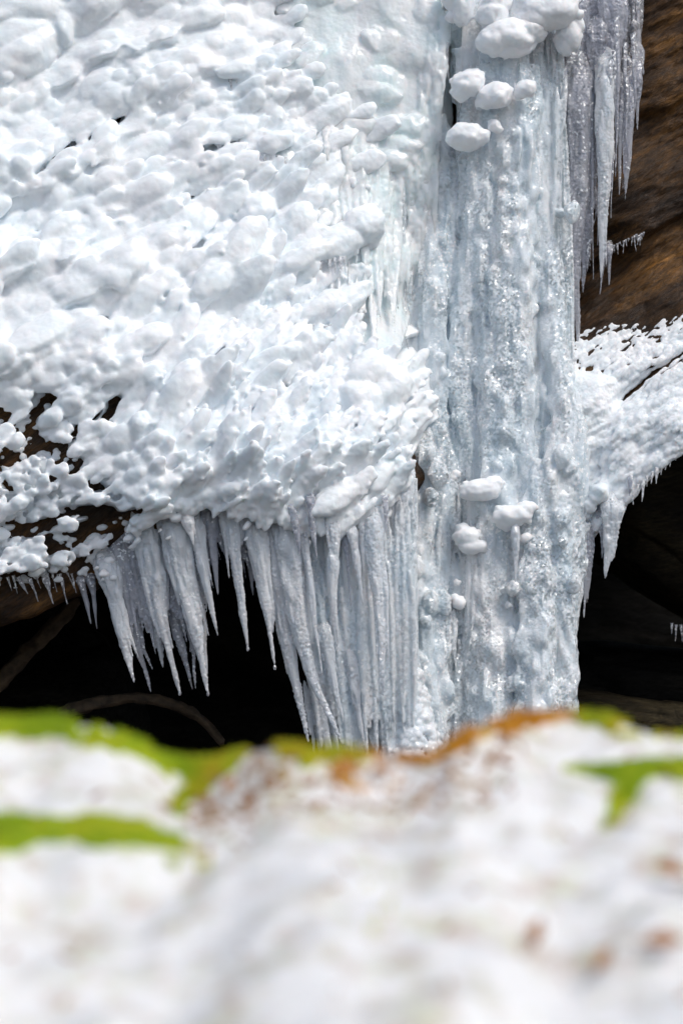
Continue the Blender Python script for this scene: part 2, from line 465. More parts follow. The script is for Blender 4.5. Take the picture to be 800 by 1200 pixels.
# ground: gorge floor, one sheet to the horizon, dipping between the near bank and the cliff
def build_ground():
    xs = np.concatenate([-np.geomspace(60, 3, 14), np.linspace(-2.7, 2.7, 40), np.geomspace(3, 60, 14)])
    ys = np.concatenate([-np.geomspace(80, 14, 10), np.linspace(-13, 9, 80), np.geomspace(10, 80, 8)])
    X, Y = np.meshgrid(xs, ys, indexing='ij')
    Z = -2.6 + .18 * fbm(np.stack([X * .6, Y * .6, 0 * X], -1), 4, 2) + .02 * np.clip(-14 - Y, 0, 99)
    n, m = X.shape; idx = np.arange(n * m).reshape(n, m)
    q = np.stack([idx[:-1, :-1], idx[1:, :-1], idx[1:, 1:], idx[:-1, 1:]], -1).reshape(-1, 4)
    g = Geo(); g.add(np.stack([X, Y, Z], -1).reshape(-1, 3), q)
    me = g.mesh('ground'); smooth(me); tag(link('ground', me, M_GROUND), None, None, kind='structure')
build_ground()

def darts(u, v, ln, wd, an, thr):
    """keep a subset of candidate lobes that pack like shingles: no two closer than thr in their own stretched metric"""
    kept = np.zeros((0, 5)); out = []; thr = thr + np.zeros(len(u))
    for i in range(len(u)):
        du = kept[:, 0] - u[i]; dv = -(kept[:, 1] - v[i]); c, s_ = math.cos(an[i]), math.sin(an[i])
        a = (du * c + dv * s_) / (.25 * (ln[i] + kept[:, 2])); b = (-du * s_ + dv * c) / (.25 * (wd[i] + kept[:, 3]))
        if len(kept) and (a * a + b * b).min() < thr[i] ** 2 * 4: continue
        kept = np.concatenate([kept, [[u[i], v[i], ln[i], wd[i], an[i]]]]); out.append(i)
    return np.array(out, int)

# ------------------------------------------------------------------ lobed ice on the bulge
# (u, v, length, width, angle deg, knobbiness, outward tilt deg, proud)
LOBE = [(0,40,60,34,25,0,6,.6),(120,30,62,36,22,0,5,.5),(250,60,50,30,15,.1,6,.5),(300,110,34,20,20,.3,14,1),
        (0,160,52,30,30,0,8,.7),(110,150,48,28,30,0,9,.8),(230,150,44,24,18,.2,10,.9),(310,190,44,20,28,.5,18,1.1),
        (20,250,34,22,38,0,12,.9),(130,200,56,26,32,0,9,.8),(240,220,52,22,36,.3,14,1),(330,260,44,22,42,.5,20,1.1),
        (60,330,70,40,32,0,5,.4),(150,310,66,38,30,0,6,.5),(230,310,56,28,48,.3,12,.9),(310,330,50,20,46,.8,22,1.1),(390,340,44,20,38,1,22,1.0),
        (30,410,56,34,38,0,7,.6),(120,410,44,26,38,.1,12,.9),(200,390,50,24,46,.4,14,1),(290,410,46,17,52,1,24,1.2),(370,420,38,16,50,1,22,1.0),
        (20,470,40,22,30,0,10,.8),(110,470,34,20,30,.1,14,1),(200,470,46,22,50,.4,16,1),(270,480,46,15,54,1,24,1.2),(350,500,34,15,56,1,24,1.1),(430,450,34,16,50,1,20,.9),(470,480,34,14,42,1,20,1),
        (30,530,15,9,20,0,12,1),(90,530,24,14,18,0,12,1),(170,530,40,22,35,.2,12,.9),(250,540,40,16,52,1,20,1.1),(340,560,36,14,54,1,22,1),(420,540,34,14,58,1,20,1),
        (20,600,20,11,18,0,10,.9),(90,610,20,10,16,0,12,.9),(160,600,28,13,16,.3,12,.9),(230,580,26,14,20,.4,12,1),(40,660,20,10,15,0,10,.9)]
LOBE = [(a, b, l * (1.25 + .15 * min(1, k + .1)), w * (.92 - .05 * min(1, k)), an, k, t, p) for a, b, l, w, an, k, t, p in LOBE]
lobe_f = field(LOBE, 30, 2.0)
CRACKS = [([(150,128),(120,160),(95,163),(62,185),(45,202)], 4.5, .75), ([(95,252),(120,256),(150,249),(185,243),(250,215),(300,190)], 4, .62),
          ([(0,312),(15,302),(40,280),(60,252)], 2.5, .6), ([(62,255),(75,235),(110,228)], 3, .5), ([(0,88),(30,88),(62,62),(66,48)], 8, .55), ([(84,28),(90,15)], 5, .8),
          ([(228,178),(262,168),(285,160)], 6, .6), ([(85,400),(125,372),(150,345),(162,330)], 4, .6), ([(205,375),(220,330),(215,300),(235,285)], 5, .45),
          ([(-20,470),(20,500),(50,470),(62,450)], 11, .8), ([(0,540),(40,520),(30,490)], 12, .8), ([(60,460),(68,478)], 8, .9), ([(135,470),(128,492)], 9, 1.0),
          ([(60,528),(92,550),(110,570)], 10, .9), ([(95,552),(60,560)], 5, .8), ([(115,570),(150,590)], 6, .8), ([(120,480),(75,520)], 4, .6),
          ([(-20,622),(40,622),(80,600),(130,598)], 7, .9), ([(60,640),(110,618),(160,606)], 12, 1.0), ([(0,560),(15,575),(5,590)], 4, .7),
          ([(185,540),(230,555),(250,530)], 3, .25), ([(230,380),(260,345)], 4, .5), ([(245,440),(262,405)], 4, .5), ([(268,500),(290,455)], 4, .5), ([(320,470),(345,430)],4,.4),
          ([(140,210),(190,180),(210,160)], 3, .4), ([(180,235),(240,205)], 6, .5), ([(0,240),(30,222),(62,200)], 3, .4), ([(60,150),(85,122)], 3, .4)]
def crack(u, v, grow=0.0):
    wob = 3 * vnoise(np.stack([np.asarray(u) * .09, np.asarray(v) * .09, 0 * np.asarray(u, float)], -1), 31)
    r = np.zeros(np.shape(u))
    for pl, w, s in CRACKS:
        r = np.maximum(r, s * (1 - sstep(w * .55, w * 1.35, seg_dist(u, v, pl) + wob - grow)))
    return r
CRUSTBOT = lerp_line([(-160,690),(0,676),(60,672),(110,646),(150,614),(200,597),(240,588),(300,596),(340,606),(400,616),(440,596),(470,566),(500,505),(540,480)])
# right-hand edge of the lobed crust (u as a function of v)
CRUSTRIGHT = lerp_line([(-160,300),(0,300),(60,310),(120,328),(180,350),(240,392),(300,410),(345,398),(380,402),(405,420),(425,468),(455,494),(480,500),(505,488),(525,468),(545,474),(570,470),(600,440),(640,400)])

def relief(u, v):
    """diagonal terraces of the frozen flow"""
    p = np.stack([(u * .82 - v * .57) * .006, (u * .57 + v * .82) * .024, 0 * u], -1)
    q = np.stack([u * .011, v * .011, 0 * u], -1)
    d = u * .52 + v * .85 + 34 * fbm(q, 3, 61) + 9 * vnoise(q * 5, 66)
    x = d / 74.0; f = x - np.floor(x)
    amp = .035 + .055 * sstep(-.2, .4, vnoise(q * .9 + 7, 64))
    saw = np.where(f < .86, f / .86, (1 - f) / .14)
    return -.05 * fbm(p, 3, 40) - amp * (saw - .4)

def build_crust():
    g = Geo()
    us = np.arange(-150, 521, 3.0); ts = np.linspace(0, 1, 250)
    U = np.repeat(us[None], len(ts), 0); bot = CRUSTBOT(us) - 6
    V = -150 + (bot + 150)[None] * ts[:, None]
    c = crack(U, V)
    y = Yice(U, V) + relief(U, V)
    under = .030 + .03 * vnoise(np.stack([U * .05, V * .05, 0 * U], -1), 8)
    pdf = lobe_f(U, V)[..., 5]; under = under - .026 + .014 * sstep(230, 320, U) * sstep(130, 220, V) - .11 * (1 - np.clip(pdf, .4, 1))
    out = sstep(-20, 14, U - CRUSTRIGHT(V))
    dark = sstep(0, 1, c)
    lowleft = sstep(150, 60, U) * sstep(440, 500, V) + sstep(585, 610, V) * sstep(230, 150, U)   # thin ice, rock shows between
    y = y + under + dark * .22 + out * np.where(V > 395, .42, .14 + .14 * sstep(200, 260, V)) + np.clip(lowleft, 0, 1) * .11
    slab(g, U, V, y, .16)
    # lobes packed like shingles along the field directions
    n_try = 30000
    uu = R.uniform(-150, 505, n_try); vv = R.uniform(-150, 680, n_try)
    keep = (vv < CRUSTBOT(uu) - 1) & (R.random(n_try) < np.exp(-np.clip(uu - CRUSTRIGHT(vv) - 2, 0, 999) / np.where(vv < 230, 14, np.where(vv < 390, 3, .1))))
    uu, vv = uu[keep], vv[keep]
    ck = crack(uu, vv); keep = R.random(len(uu)) > ck * 1.8; uu, vv = uu[keep], vv[keep]
    L = lobe_f(uu, vv)
    s_ = np.exp(R.normal(0, .34, len(uu)))
    ln = L[:, 0] * s_ * R.uniform(.85, 1.25, len(uu)); wd = L[:, 1] * s_ * R.uniform(.8, 1.1, len(uu))
    wav = 14 * vnoise(np.stack([uu * .016, vv * .016, 0 * uu], -1), 55)
    an = np.radians(L[:, 2] + wav + R.normal(0, 7, len(uu)))
    keep = R.random(len(uu)) > 1.4 * (crack(uu, vv, wd * .22) - .25)
    uu, vv, L, ln, wd, an = uu[keep], vv[keep], L[keep], ln[keep], wd[keep], an[keep]
    lw = np.clip(sstep(140, 60, uu) * sstep(440, 500, vv) + sstep(590, 612, vv), 0, 1)
    ln = ln * (1 - .30 * lw); wd = wd * (1 - .15 * lw)
    ix = darts(uu, vv, ln, wd, an, .47 + .11 * lw)
    uu, vv, L, ln, wd, an = uu[ix], vv[ix], L[ix], ln[ix] * .56, wd[ix] * .56, an[ix]
    print('lobes', len(uu))
    y0 = Yice(uu, vv) + relief(uu, vv)
    e = 6.0
    gx = (Yice(uu + e, vv) - Yice(uu - e, vv)) / (2 * e * K); gz = (Yice(uu, vv - e) - Yice(uu, vv + e)) / (2 * e * K)
    low = np.clip(sstep(140, 60, uu) * sstep(440, 500, vv) + sstep(590, 612, vv), 0, 1)
    for i in range(len(uu)):
        kb, tl, pd = L[i, 3:6] if False else (L[i, 3], L[i, 4 + 0], L[i, 5])
        kb = L[i, 3]; tl = math.radians((3 + 1.1 * L[i, 4]) * R.uniform(.4, 1.3))
        d = np.array([math.cos(an[i]), gx[i] * math.cos(an[i]) + gz[i] * math.sin(an[i]), math.sin(an[i])]); d /= np.linalg.norm(d)
        nrm = np.array([gx[i], -1.0, gz[i]]); nrm /= np.linalg.norm(nrm)
        nrm = nrm - d * nrm.dot(d); nrm /= np.linalg.norm(nrm)
        a = d * math.cos(tl) + nrm * math.sin(tl); n2 = nrm * math.cos(tl) - d * math.sin(tl); b = np.cross(n2, a)
        th = wd[i] * R.uniform(.50, .74)
        c = P(uu[i], vv[i], y0[i]) + nrm * ((pd - 1) * .012 + R.normal(0, .006) - .045 * (low[i] > .3) * low[i])
        big = ln[i] > 12 and low[i] < .3
        if not big:
            blob(g, c, a * ln[i] * K * (.8 if low[i] > .3 else 1), b * wd[i] * K * 1.05, n2 * th * K, 3, .34, .2, i)
        else:       # a chain of swellings growing towards a blunt tip
            m_ = 2 if R.random() < .6 else 3; bend = R.normal(0, .35)
            for k_, t_ in enumerate(np.linspace(-.40, .36, m_)):
                f = (.70 + .26 * (k_ / max(1, m_ - 1))) * R.uniform(.88, 1.10)
                q = c + a * ln[i] * K * t_ + b * wd[i] * K * (bend * t_ * t_ + R.normal(0, .15)) + n2 * th * K * R.normal(0, .08)
                b_ = b; blob(g, q, a * max(wd[i] * f * 1.2, ln[i] * (.66 - .06 * m_ + .12)) * K, b * wd[i] * K * f, n2 * th * K * f, 3, .22, .1, i * 7 + k_)
        nk = int(kb * R.uniform(2, 7) * ln[i] / 22)
        for _ in range(nk):
            # knobs sit on the lower right flank and the tip
            ph = R.uniform(-.3, .95); sd = -R.uniform(.5, 1.0); rr = R.uniform(1.6, 3.2) * K
            w = math.sqrt(max(.05, 1 - ph * ph * .8))
            q = c + a * ln[i] * K * ph + b * wd[i] * K * sd * w * (1 if R.random() < .8 else -1) + n2 * th * K * R.uniform(-.2, .7) * w
            f = R.uniform(1.0, 1.9)
            blob(g, q, a * rr * f, b * rr, n2 * rr, 2)
    # scattered beads on bare rock below the crust
    for _ in range(420):
        u = R.uniform(-20, 165); v = R.uniform(450, 690)
        if v > ROCKLIP(u) - 14: continue
        if v < CRUSTBOT(u) - 30 and u > 90: continue
        yy = Yrock(np.array([u]), np.array([v]))[0]; r = R.uniform(1.4, 4.2) * K
        c = P(u, v, yy - .004); f = R.uniform(1, 1.9)
        blob(g, c, np.array([r * f, 0, r * .3]), np.array([-r * .2, 0, r]), np.array([0, r * .9, 0]), 2)
    # lobes thinning out over the roots of the icicles
    for _ in range(170):
        u = R.uniform(150, 478); dv = R.exponential(11); v = CRUSTBOT(u) - 4 + dv
        if dv > 42: continue
        s_ = R.uniform(3, 8.5) * (1 - dv / 60); an_ = math.radians(R.normal(58 if u > 240 else 35, 14))
        yb = float(Yice(np.array([u]), np.array([CRUSTBOT(u) - 4.0]))[0]) + .02 + .0012 * dv
        a_ = np.array([math.cos(an_), .1, math.sin(an_)]); b_ = np.array([-math.sin(an_), 0, math.cos(an_)])
        blob(g, P(u, v, yb), a_ * s_ * 1.7 * K, b_ * s_ * .85 * K, np.array([0, s_ * K, 0]), 3, .3, .2, _)
    # named big shapes: (u, v, half length, half width, angle, proud)
    for (u, v, a_, b_, an, pd) in [(425,272,26,24,30,.10),(395,290,40,20,28,.06),(398,362,42,15,34,.07),(345,412,20,14,50,.03),(370,238,20,12,48,.07),(352,260,12,10,30,.05),
                                   (130,272,70,12,22,.01),(215,262,30,13,40,.04),(300,250,26,18,50,.05),(250,330,30,20,50,.03),(300,300,30,18,55,.03),
                                   (30,20,60,34,10,.03),(20,50,55,30,20,.05),(75,30,16,34,0,.05),(7,95,9,8,0,.06),
                                   (430,445,34,28,40,.05),(455,460,30,22,50,.07),(395,585,38,14,36,.03),(445,560,26,12,62,.04),(420,470,26,26,0,.03),(280,86,28,11,12,.05),(322,172,24,13,20,.06),(378,366,36,15,32,.07),(360,306,34,13,30,.07),(48,52,30,16,-30,.05)]:
        yy = float(Yice(np.array([u]), np.array([v]))[0]); an = math.radians(an)
        nrm = np.array([.1, -.9, .42])
        d = np.array([math.cos(an), .1 * math.cos(an) + .4 * math.sin(an), math.sin(an)]); d /= np.linalg.norm(d)
        nrm = nrm - d * nrm.dot(d); nrm /= np.linalg.norm(nrm); b = np.cross(nrm, d)
        blob(g, P(u, v, yy) + nrm * (pd - .01), d * a_ * K, b * b_ * K, nrm * min(a_, b_) * .8 * K, 4, .22, .1, int(u))
    me = remesh(g, .0076, 3)
    co = get_co(me); no = get_no(me)
    pu = 400 + co[:, 0] / (K * (D0 + co[:, 1]) / D0); pv = 600 - co[:, 2] / (K * (D0 + co[:, 1]) / D0)
    lw = np.clip(sstep(150, 90, pu) * sstep(430, 480, pv) + sstep(580, 600, pv), 0, 1)
    w = np.interp(pu + .35 * (pv - 200), [0, 200, 330, 420], [1, .9, .3, .2]) * (1 - lw)
    w = np.maximum(w, sstep(150, 40, pv)); w = w * (.35 + .65 * sstep(-.25, .25, vnoise(co * np.array([1.6, 1, 2.4]) + 3, 88)))
    co = lap(me, co, w, 7); set_co(me, co); no = get_no(me)
    right = sstep(-.9, .0, co[:, 0])
    co += no * (.005 * fbm(co * 16, 3, 3) + (.0008 + .0016 * right) * fbm(co * 60, 2, 9))[:, None]
    set_co(me, co)
    tag(link('ice_crust', me, M_CRUST), 'wide white crust of lobed ice covering the bulging rock face', 'ice crust')
build_crust()

# ------------------------------------------------------------------ smooth pale flow above, with its fringe of drips
def build_flow():
    g = Geo()
    us = np.arange(290, 531, 3.0); ts = np.linspace(0, 1, 160)
    U = np.repeat(us[None], len(ts), 0)
    BOT = lerp_line([(290,240),(330,250),(370,300),(400,330),(420,410),(470,410),(490,330),(500,260),(530,240)])
    V = -150 + (BOT(us) + 150)[None] * ts[:, None]
    p = np.stack([U * .02, V * .02, 0 * U], -1)
    y = Yice(U, V) - .015 + .05 * fbm(p, 3, 21) + .10 * sstep(335, 290, U) + .012 * fbm(np.stack([U * .12, V * .02, 0 * U], -1), 3, 5) * sstep(150, 250, V)
    y = y + .25 * sstep(500, 530, U) * sstep(240, 180, V) + .16 * sstep(430, 500, U) * sstep(180, 300, V) + .10 * sstep(.86, 1.0, ts)[:, None]
    slab(g, U, V, y, .16)
    for i in range(46):
        u = R.uniform(310, 522); v = R.uniform(-140, 170)
        if v > 60 and u < 330 + (v - 60) * .5: continue
        if u > 525 - max(0, v) * .2: continue
        yy = float(Yice(np.array([u]), np.array([v]))[0]); s = R.uniform(6, 22)
        an = math.radians(R.normal(20, 30))
        d = np.array([math.cos(an), .15, math.sin(an)]); b = np.array([-math.sin(an), .25, math.cos(an)])
        blob(g, P(u, v, yy + .05 - R.uniform(0, .045)), d * s * K * 1.4, b * s * K * .8, np.array([0, -1, .3]) * s * K * .6, 2, .3, .1, i)
    # a few bulbous noses along the right edge
    for u, v, a_, b_ in [(520,40,10,26),(512,75,14,22),(478,150,26,20),(470,175,24,18),(455,190,26,14),(500,20,18,24),(420,150,34,14),(440,110,30,16)]:
        yy = float(Yice(np.array([u]), np.array([v]))[0])
        blob(g, P(u, v, yy + .01), np.array([a_ * K, 0, 0]), np.array([0, 0, b_ * K]), np.array([0, .06, 0]), 3, .3, 0, u)
    # strands that hang from the lower edge, fused to it
    for i in range(120):
        u = R.uniform(372, 494); v0 = R.uniform(130, 260); v1 = v0 + R.uniform(90, 190) * (1 - .35 * abs(u - 440) / 60)
        v1 = min(v1, 420 - R.uniform(0, 60))
        vq = np.array([v0, (v0 + v1) / 2, v1]); uq = np.full(3, u)
        yq = Yice(uq, vq) + .16 * sstep(430, 500, uq) * sstep(180, 300, vq) - R.uniform(.0, .05) + np.array([.05, 0, .02])
        w = R.uniform(2.5, 8) * K
        tube(g, P([u, u + R.normal(0, 2), u + 2 + R.normal(0, 3)], [v0, (v0 + v1) / 2, v1], yq), [w, w * .8, w * .12], 10, .012, .2, 18, 1, i)
    for i in range(60):
        v0 = R.uniform(20, 300); u = np.interp(v0, [0, 100, 200, 300], [518, 502, 494, 482]) + R.normal(0, 6); w = R.uniform(2.5, 7) * K; v1 = v0 + R.uniform(40, 130)
        tube(g, P([u, u, u + R.normal(0, 2)], [v0, (v0 + v1) / 2, v1], [.34, .27, .28]), [w, w * .8, w * .12], 10, .012, .25, 14, 1, i + 70)
    me = remesh(g, .0075, 2)
    co = get_co(me); no = get_no(me)
    co += no * (.007 * fbm(co * np.array([12, 12, 7]), 3, 13) + .0025 * fbm(co * 60, 2, 19))[:, None]
    set_co(me, co)
    tag(link('ice_flow', me, M_FLOW), 'smooth pale ice sheet pouring down between lobed crust and tall column', 'ice flow')
build_flow()

# ------------------------------------------------------------------ tall ice column
def strand(g, u0, v0, u1, v1, w0, w1, y0, y1, seed, rough=.22, wob=3.0, n=7, flat=.9, ripple=0, bud=0.0):
    t = np.linspace(0, 1, n)
    u = u0 + (u1 - u0) * t + wob * vnoise(np.stack([t * 3, 0 * t + seed * 1.3, 0 * t], -1), 2); v = v0 + (v1 - v0) * t
    y = y0 + (y1 - y0) * t
    wv = (w0 + (w1 - w0) * t) * (np.clip(t / bud + .12, 0, 1) ** .6 if bud else 1)
    tube(g, P(u, v, y), wv * K * .5, 16, .012, rough, 5, flat, seed, ripple)

def crystals(me, grain=.010, seed=0, cell=.022, lump=.02, keepv=1.0):
    co = get_co(me); no = get_no(me)
    q = co * np.array([1, 1, .22])
    d = lump * fbm(q * 13, 3, seed)
    big = sstep(-.2, .3, fbm(q * 9 + 11, 2, seed + 21))
    w = worley(co / cell, seed + 5) * (1 - big) + big * worley(co / (cell * 1.9), seed + 6)
    amp = sstep(-.05, .40, fbm(q * 7 + 4, 3, seed + 8))
    d = d + grain * amp * (.55 - w)
    set_co(me, co + no * d[:, None])

def build_column():
    g = Geo()
    # (u0,v0,u1,v1,w0,w1,y0,y1)
    S = [(497,150,497,560,30,46,.36,.22),(520,165,522,600,34,44,.40,.26),(507,300,512,700,40,44,.30,.14),(500,520,498,720,30,46,.12,.02),(516,560,508,960,40,62,.16,-.02),(492,620,494,960,34,52,.05,-.06),
         (545,60,548,560,40,44,.42,.22),(548,170,545,560,30,40,.34,.20),(566,120,568,700,42,50,.36,.12),(590,-150,592,420,60,50,.50,.22),(590,120,588,600,44,56,.34,.12),(612,80,612,640,44,52,.34,.08),
         (634,100,632,560,34,36,.40,.16),(648,90,644,430,16,22,.44,.30),(650,330,650,600,30,50,.28,.06),
         (560,-150,565,200,40,40,.52,.40),(620,-150,625,160,50,44,.50,.38),(640,-150,642,120,34,26,.50,.42),(540,-150,535,120,26,26,.55,.46),
         (568,600,572,960,44,66,.12,-.06),(556,640,562,960,30,50,.12,-.02),(590,560,588,960,34,46,.12,-.02),(625,570,622,960,44,66,.06,-.08),(646,560,640,960,44,58,.05,-.06),
         (664,560,652,960,36,38,.06,-.02),(675,560,655,900,30,24,.10,.04),(684,570,664,850,22,16,.14,.08),(605,600,606,960,30,40,.16,.04),(535,640,538,960,30,40,.30,.16),(540,560,545,700,26,36,.34,.2),
         (664,520,656,640,30,44,.16,.04),(684,560,674,640,26,30,.14,.08)]
    for i, (u0, v0, u1, v1, w0, w1, y0, y1) in enumerate(S):
        if v0 > 100: v0 = v0 - 30 + R.uniform(-40, 25)
        strand(g, u0 + R.normal(0, 3), v0, u1 + R.normal(0, 3), v1, w0 * R.uniform(.7, 1), w1 * R.uniform(.7, 1), y0, y1, i, .20, 9, 18, .95, bud=.12 if v0 > 100 else 0)
    # backing sheet so that no light leaks between strands
    us = np.arange(440, 676, 4.0); ts = np.linspace(0, 1, 120); U = np.repeat(us[None], 120, 0)
    top = np.interp(us, [440, 470, 500, 535, 545, 650, 676], [210, 195, 190, 240, -150, -150, 420])
    V = top[None] + (960 - top)[None] * ts[:, None]
    slab(g, U, V, .36 - .10 * sstep(520, 480, U) - .30 * sstep(350, 650, V) + .03 * fbm(np.stack([U * .1, V * .02, 0 * U], -1), 3, 3) + .12 * np.exp(-((U - 533) / 9) ** 2) * sstep(520, 560, V) * (1 - sstep(610, 680, V)), .12)
    # thin front strands
    for i in range(420):
        u = R.uniform(452, 662); v0 = R.uniform(60, 800); ln = R.uniform(50, 260)
        if u < 540 and v0 < 170: continue
        if u < 490 and v0 > 400: continue
        yb = .36 - .14 * sstep(500, 450, u) - .30 * sstep(300, 650, v0) - R.uniform(.02, .09)
        w = R.uniform(3.5, 12)
        strand(g, u, v0, u + R.normal(0, 5), v0 + ln, w, w * .25, yb + .03, yb - .01, 100 + i, .3, 2, 9, bud=.3)
    for i in range(70):
        v0 = R.uniform(90, 800); e = np.interp(v0, [90, 400, 560, 600, 700, 830], [646, 644, 650, 692, 676, 664]); w = R.uniform(4, 12)
        strand(g, e + R.uniform(-10, 4), v0, e + R.uniform(-12, 3) - (8 if v0 > 560 else 0), v0 + R.uniform(25, 110), w, w * .2, .34 - .26 * sstep(300, 650, v0), .32 - .26 * sstep(300, 650, v0), 500 + i, .35, 2, 8, bud=.2)
    # knobbly lumps
    for i in range(60):
        u = R.choice([512, 500, 560, 600, 630, 655]) + R.normal(0, 9); v = R.uniform(180, 880)
        yb = .33 - .30 * sstep(300, 650, v) - R.uniform(.04, .13); s = R.uniform(4, 13)
        blob(g, P(u, v, yb), np.array([s * K, 0, 0]), np.array([0, 0, s * K * R.uniform(.9, 1.8)]), np.array([0, s * K * .8, 0]), 2, .4, 0, i)
    me = remesh(g, .0062, 1)
    crystals(me, .010, 3, .016, .009)
    tag(link('ice_column', me, M_COL), 'tall glistening column of grainy ice standing between the bulge and the brown cliff', 'ice column')
build_column()

# ------------------------------------------------------------------ curtain below the bulge
def build_curtain():
    g = Geo()
    us = np.arange(318, 492, 3.0); ts = np.linspace(0, 1, 140); U0 = np.repeat(us[None], 140, 0)
    # the curtain leans right on its way down
    T = np.repeat(ts[:, None], len(us), 1)
    V = 560 + (960 - 560) * T
    lean = np.interp(us, [318, 400, 492], [52, 22, 0])
    U = U0 + lean[None] * np.clip((V - 560) / 300, 0, 1.1)
    y = -.46 + .12 * T + .03 * fbm(np.stack([U * .10, V * .012, 0 * U], -1), 4, 33) - .10 * (1 - T) * sstep(480, 380, U)
    slab(g, U, V, y, .14)
    for i in range(230):
        u = R.uniform(322, 488); v0 = R.uniform(565, 700); ln = R.uniform(120, 300); v1 = min(v0 + ln, 905)
        le = np.interp(u, [318, 400, 492], [52, 22, 0]); w = R.uniform(3.5, 12)
        a = u + le * (v0 - 560) / 300; b = u + le * (v1 - 560) / 300
        yb = -.50 - R.uniform(0, .07)
        strand(g, a, v0, b, v1, w, w * .3, yb + .02, yb + .06, 200 + i, .2, 3, 10, .9, bud=.3)
    # ragged skirt at the foot
    for i in range(70):
        u = R.uniform(360, 485); v0 = R.uniform(760, 850); w = R.uniform(4, 11)
        strand(g, u - 4, v0, u + 2, v0 + R.uniform(25, 75), w, w * .2, -.44, -.48, 300 + i, .35, 2, 8, bud=.3)
    # snow-beaded mound at the foot between curtain and column
    for i in range(260):
        t = R.random() ** .8; v = 785 + 110 * t; hw = 8 + 28 * t; u = 483 + R.uniform(-1, 1) * hw
        s = R.uniform(2.2, 6)
        blob(g, P(u, v, -.40 - .14 * t + .1 * ((u - 483) / hw) ** 2), np.array([s * K * 1.3, 0, 0]), np.array([0, 0, s * K]), np.array([0, s * K, 0]), 2, .2, 0, i)
    for v, w, y_ in ((800, 22, -.36), (830, 38, -.38), (860, 54, -.42), (900, 66, -.44), (950, 80, -.44)):
        blob(g, P(483, v, y_ + .05), np.array([w * K * .5, 0, 0]), np.array([0, 0, .18]), np.array([0, .09, 0]), 3, .2, 0, v)
    me = remesh(g, .0072, 1)
    crystals(me, .006, 13, .017, .008)
    tag(link('ice_curtain', me, M_CURT), 'ribbed curtain of fused icicles hanging below the white lobed bulge', 'ice curtain')
build_curtain()

def build_sheet():
    g = Geo()
    us = np.arange(116, 336, 2.5); ts = np.linspace(0, 1, 70); U0 = np.repeat(us[None], 70, 0)
    top = np.interp(us, [116, 150, 200, 240, 336], [655, 620, 590, 575, 575])
    bot = np.interp(us, [116, 135, 160, 185, 205, 222, 240, 258, 280, 300, 318, 336], [675, 715, 722, 716, 700, 655, 640, 628, 650, 672, 690, 715]) + 16 * vnoise(np.stack([us * .16, 0 * us, 0 * us], -1), 3)
    V = top[None] + (bot - top)[None] * ts[:, None]; U = U0 + .16 * (V - top[None])
    y = -.46 - .12 * sstep(120, 240, U) + .03 * fbm(np.stack([U * .12, V * .015, 0 * U], -1), 3, 33)
    slab(g, U, V, y, .05)
    for i in range(70):
        u = R.uniform(120, 328); v0 = np.interp(u, [116, 150, 200, 240, 336], [655, 620, 590, 575, 575]) + R.uniform(0, 30)
        v1 = np.interp(u, [116, 135, 160, 205, 222, 240, 258, 280, 300, 336], [680, 730, 745, 720, 670, 655, 640, 665, 690, 740]) + R.normal(0, 16); w = R.uniform(4, 12)
        strand(g, u, v0, u + .18 * (v1 - v0), v1, w, w * .2, -.47 - .12 * sstep(120, 240, u), -.48 - .12 * sstep(120, 240, u), 800 + i, .3, 2, 8, bud=.3)
    me = remesh(g, .0058, 1)
    crystals(me, .005, 33, .017, .006)
    tag(link('ice_sheet', me, M_CLEAR), 'thin ragged ice sheet linking the icicles over the dark cave', 'ice sheet')
build_sheet()

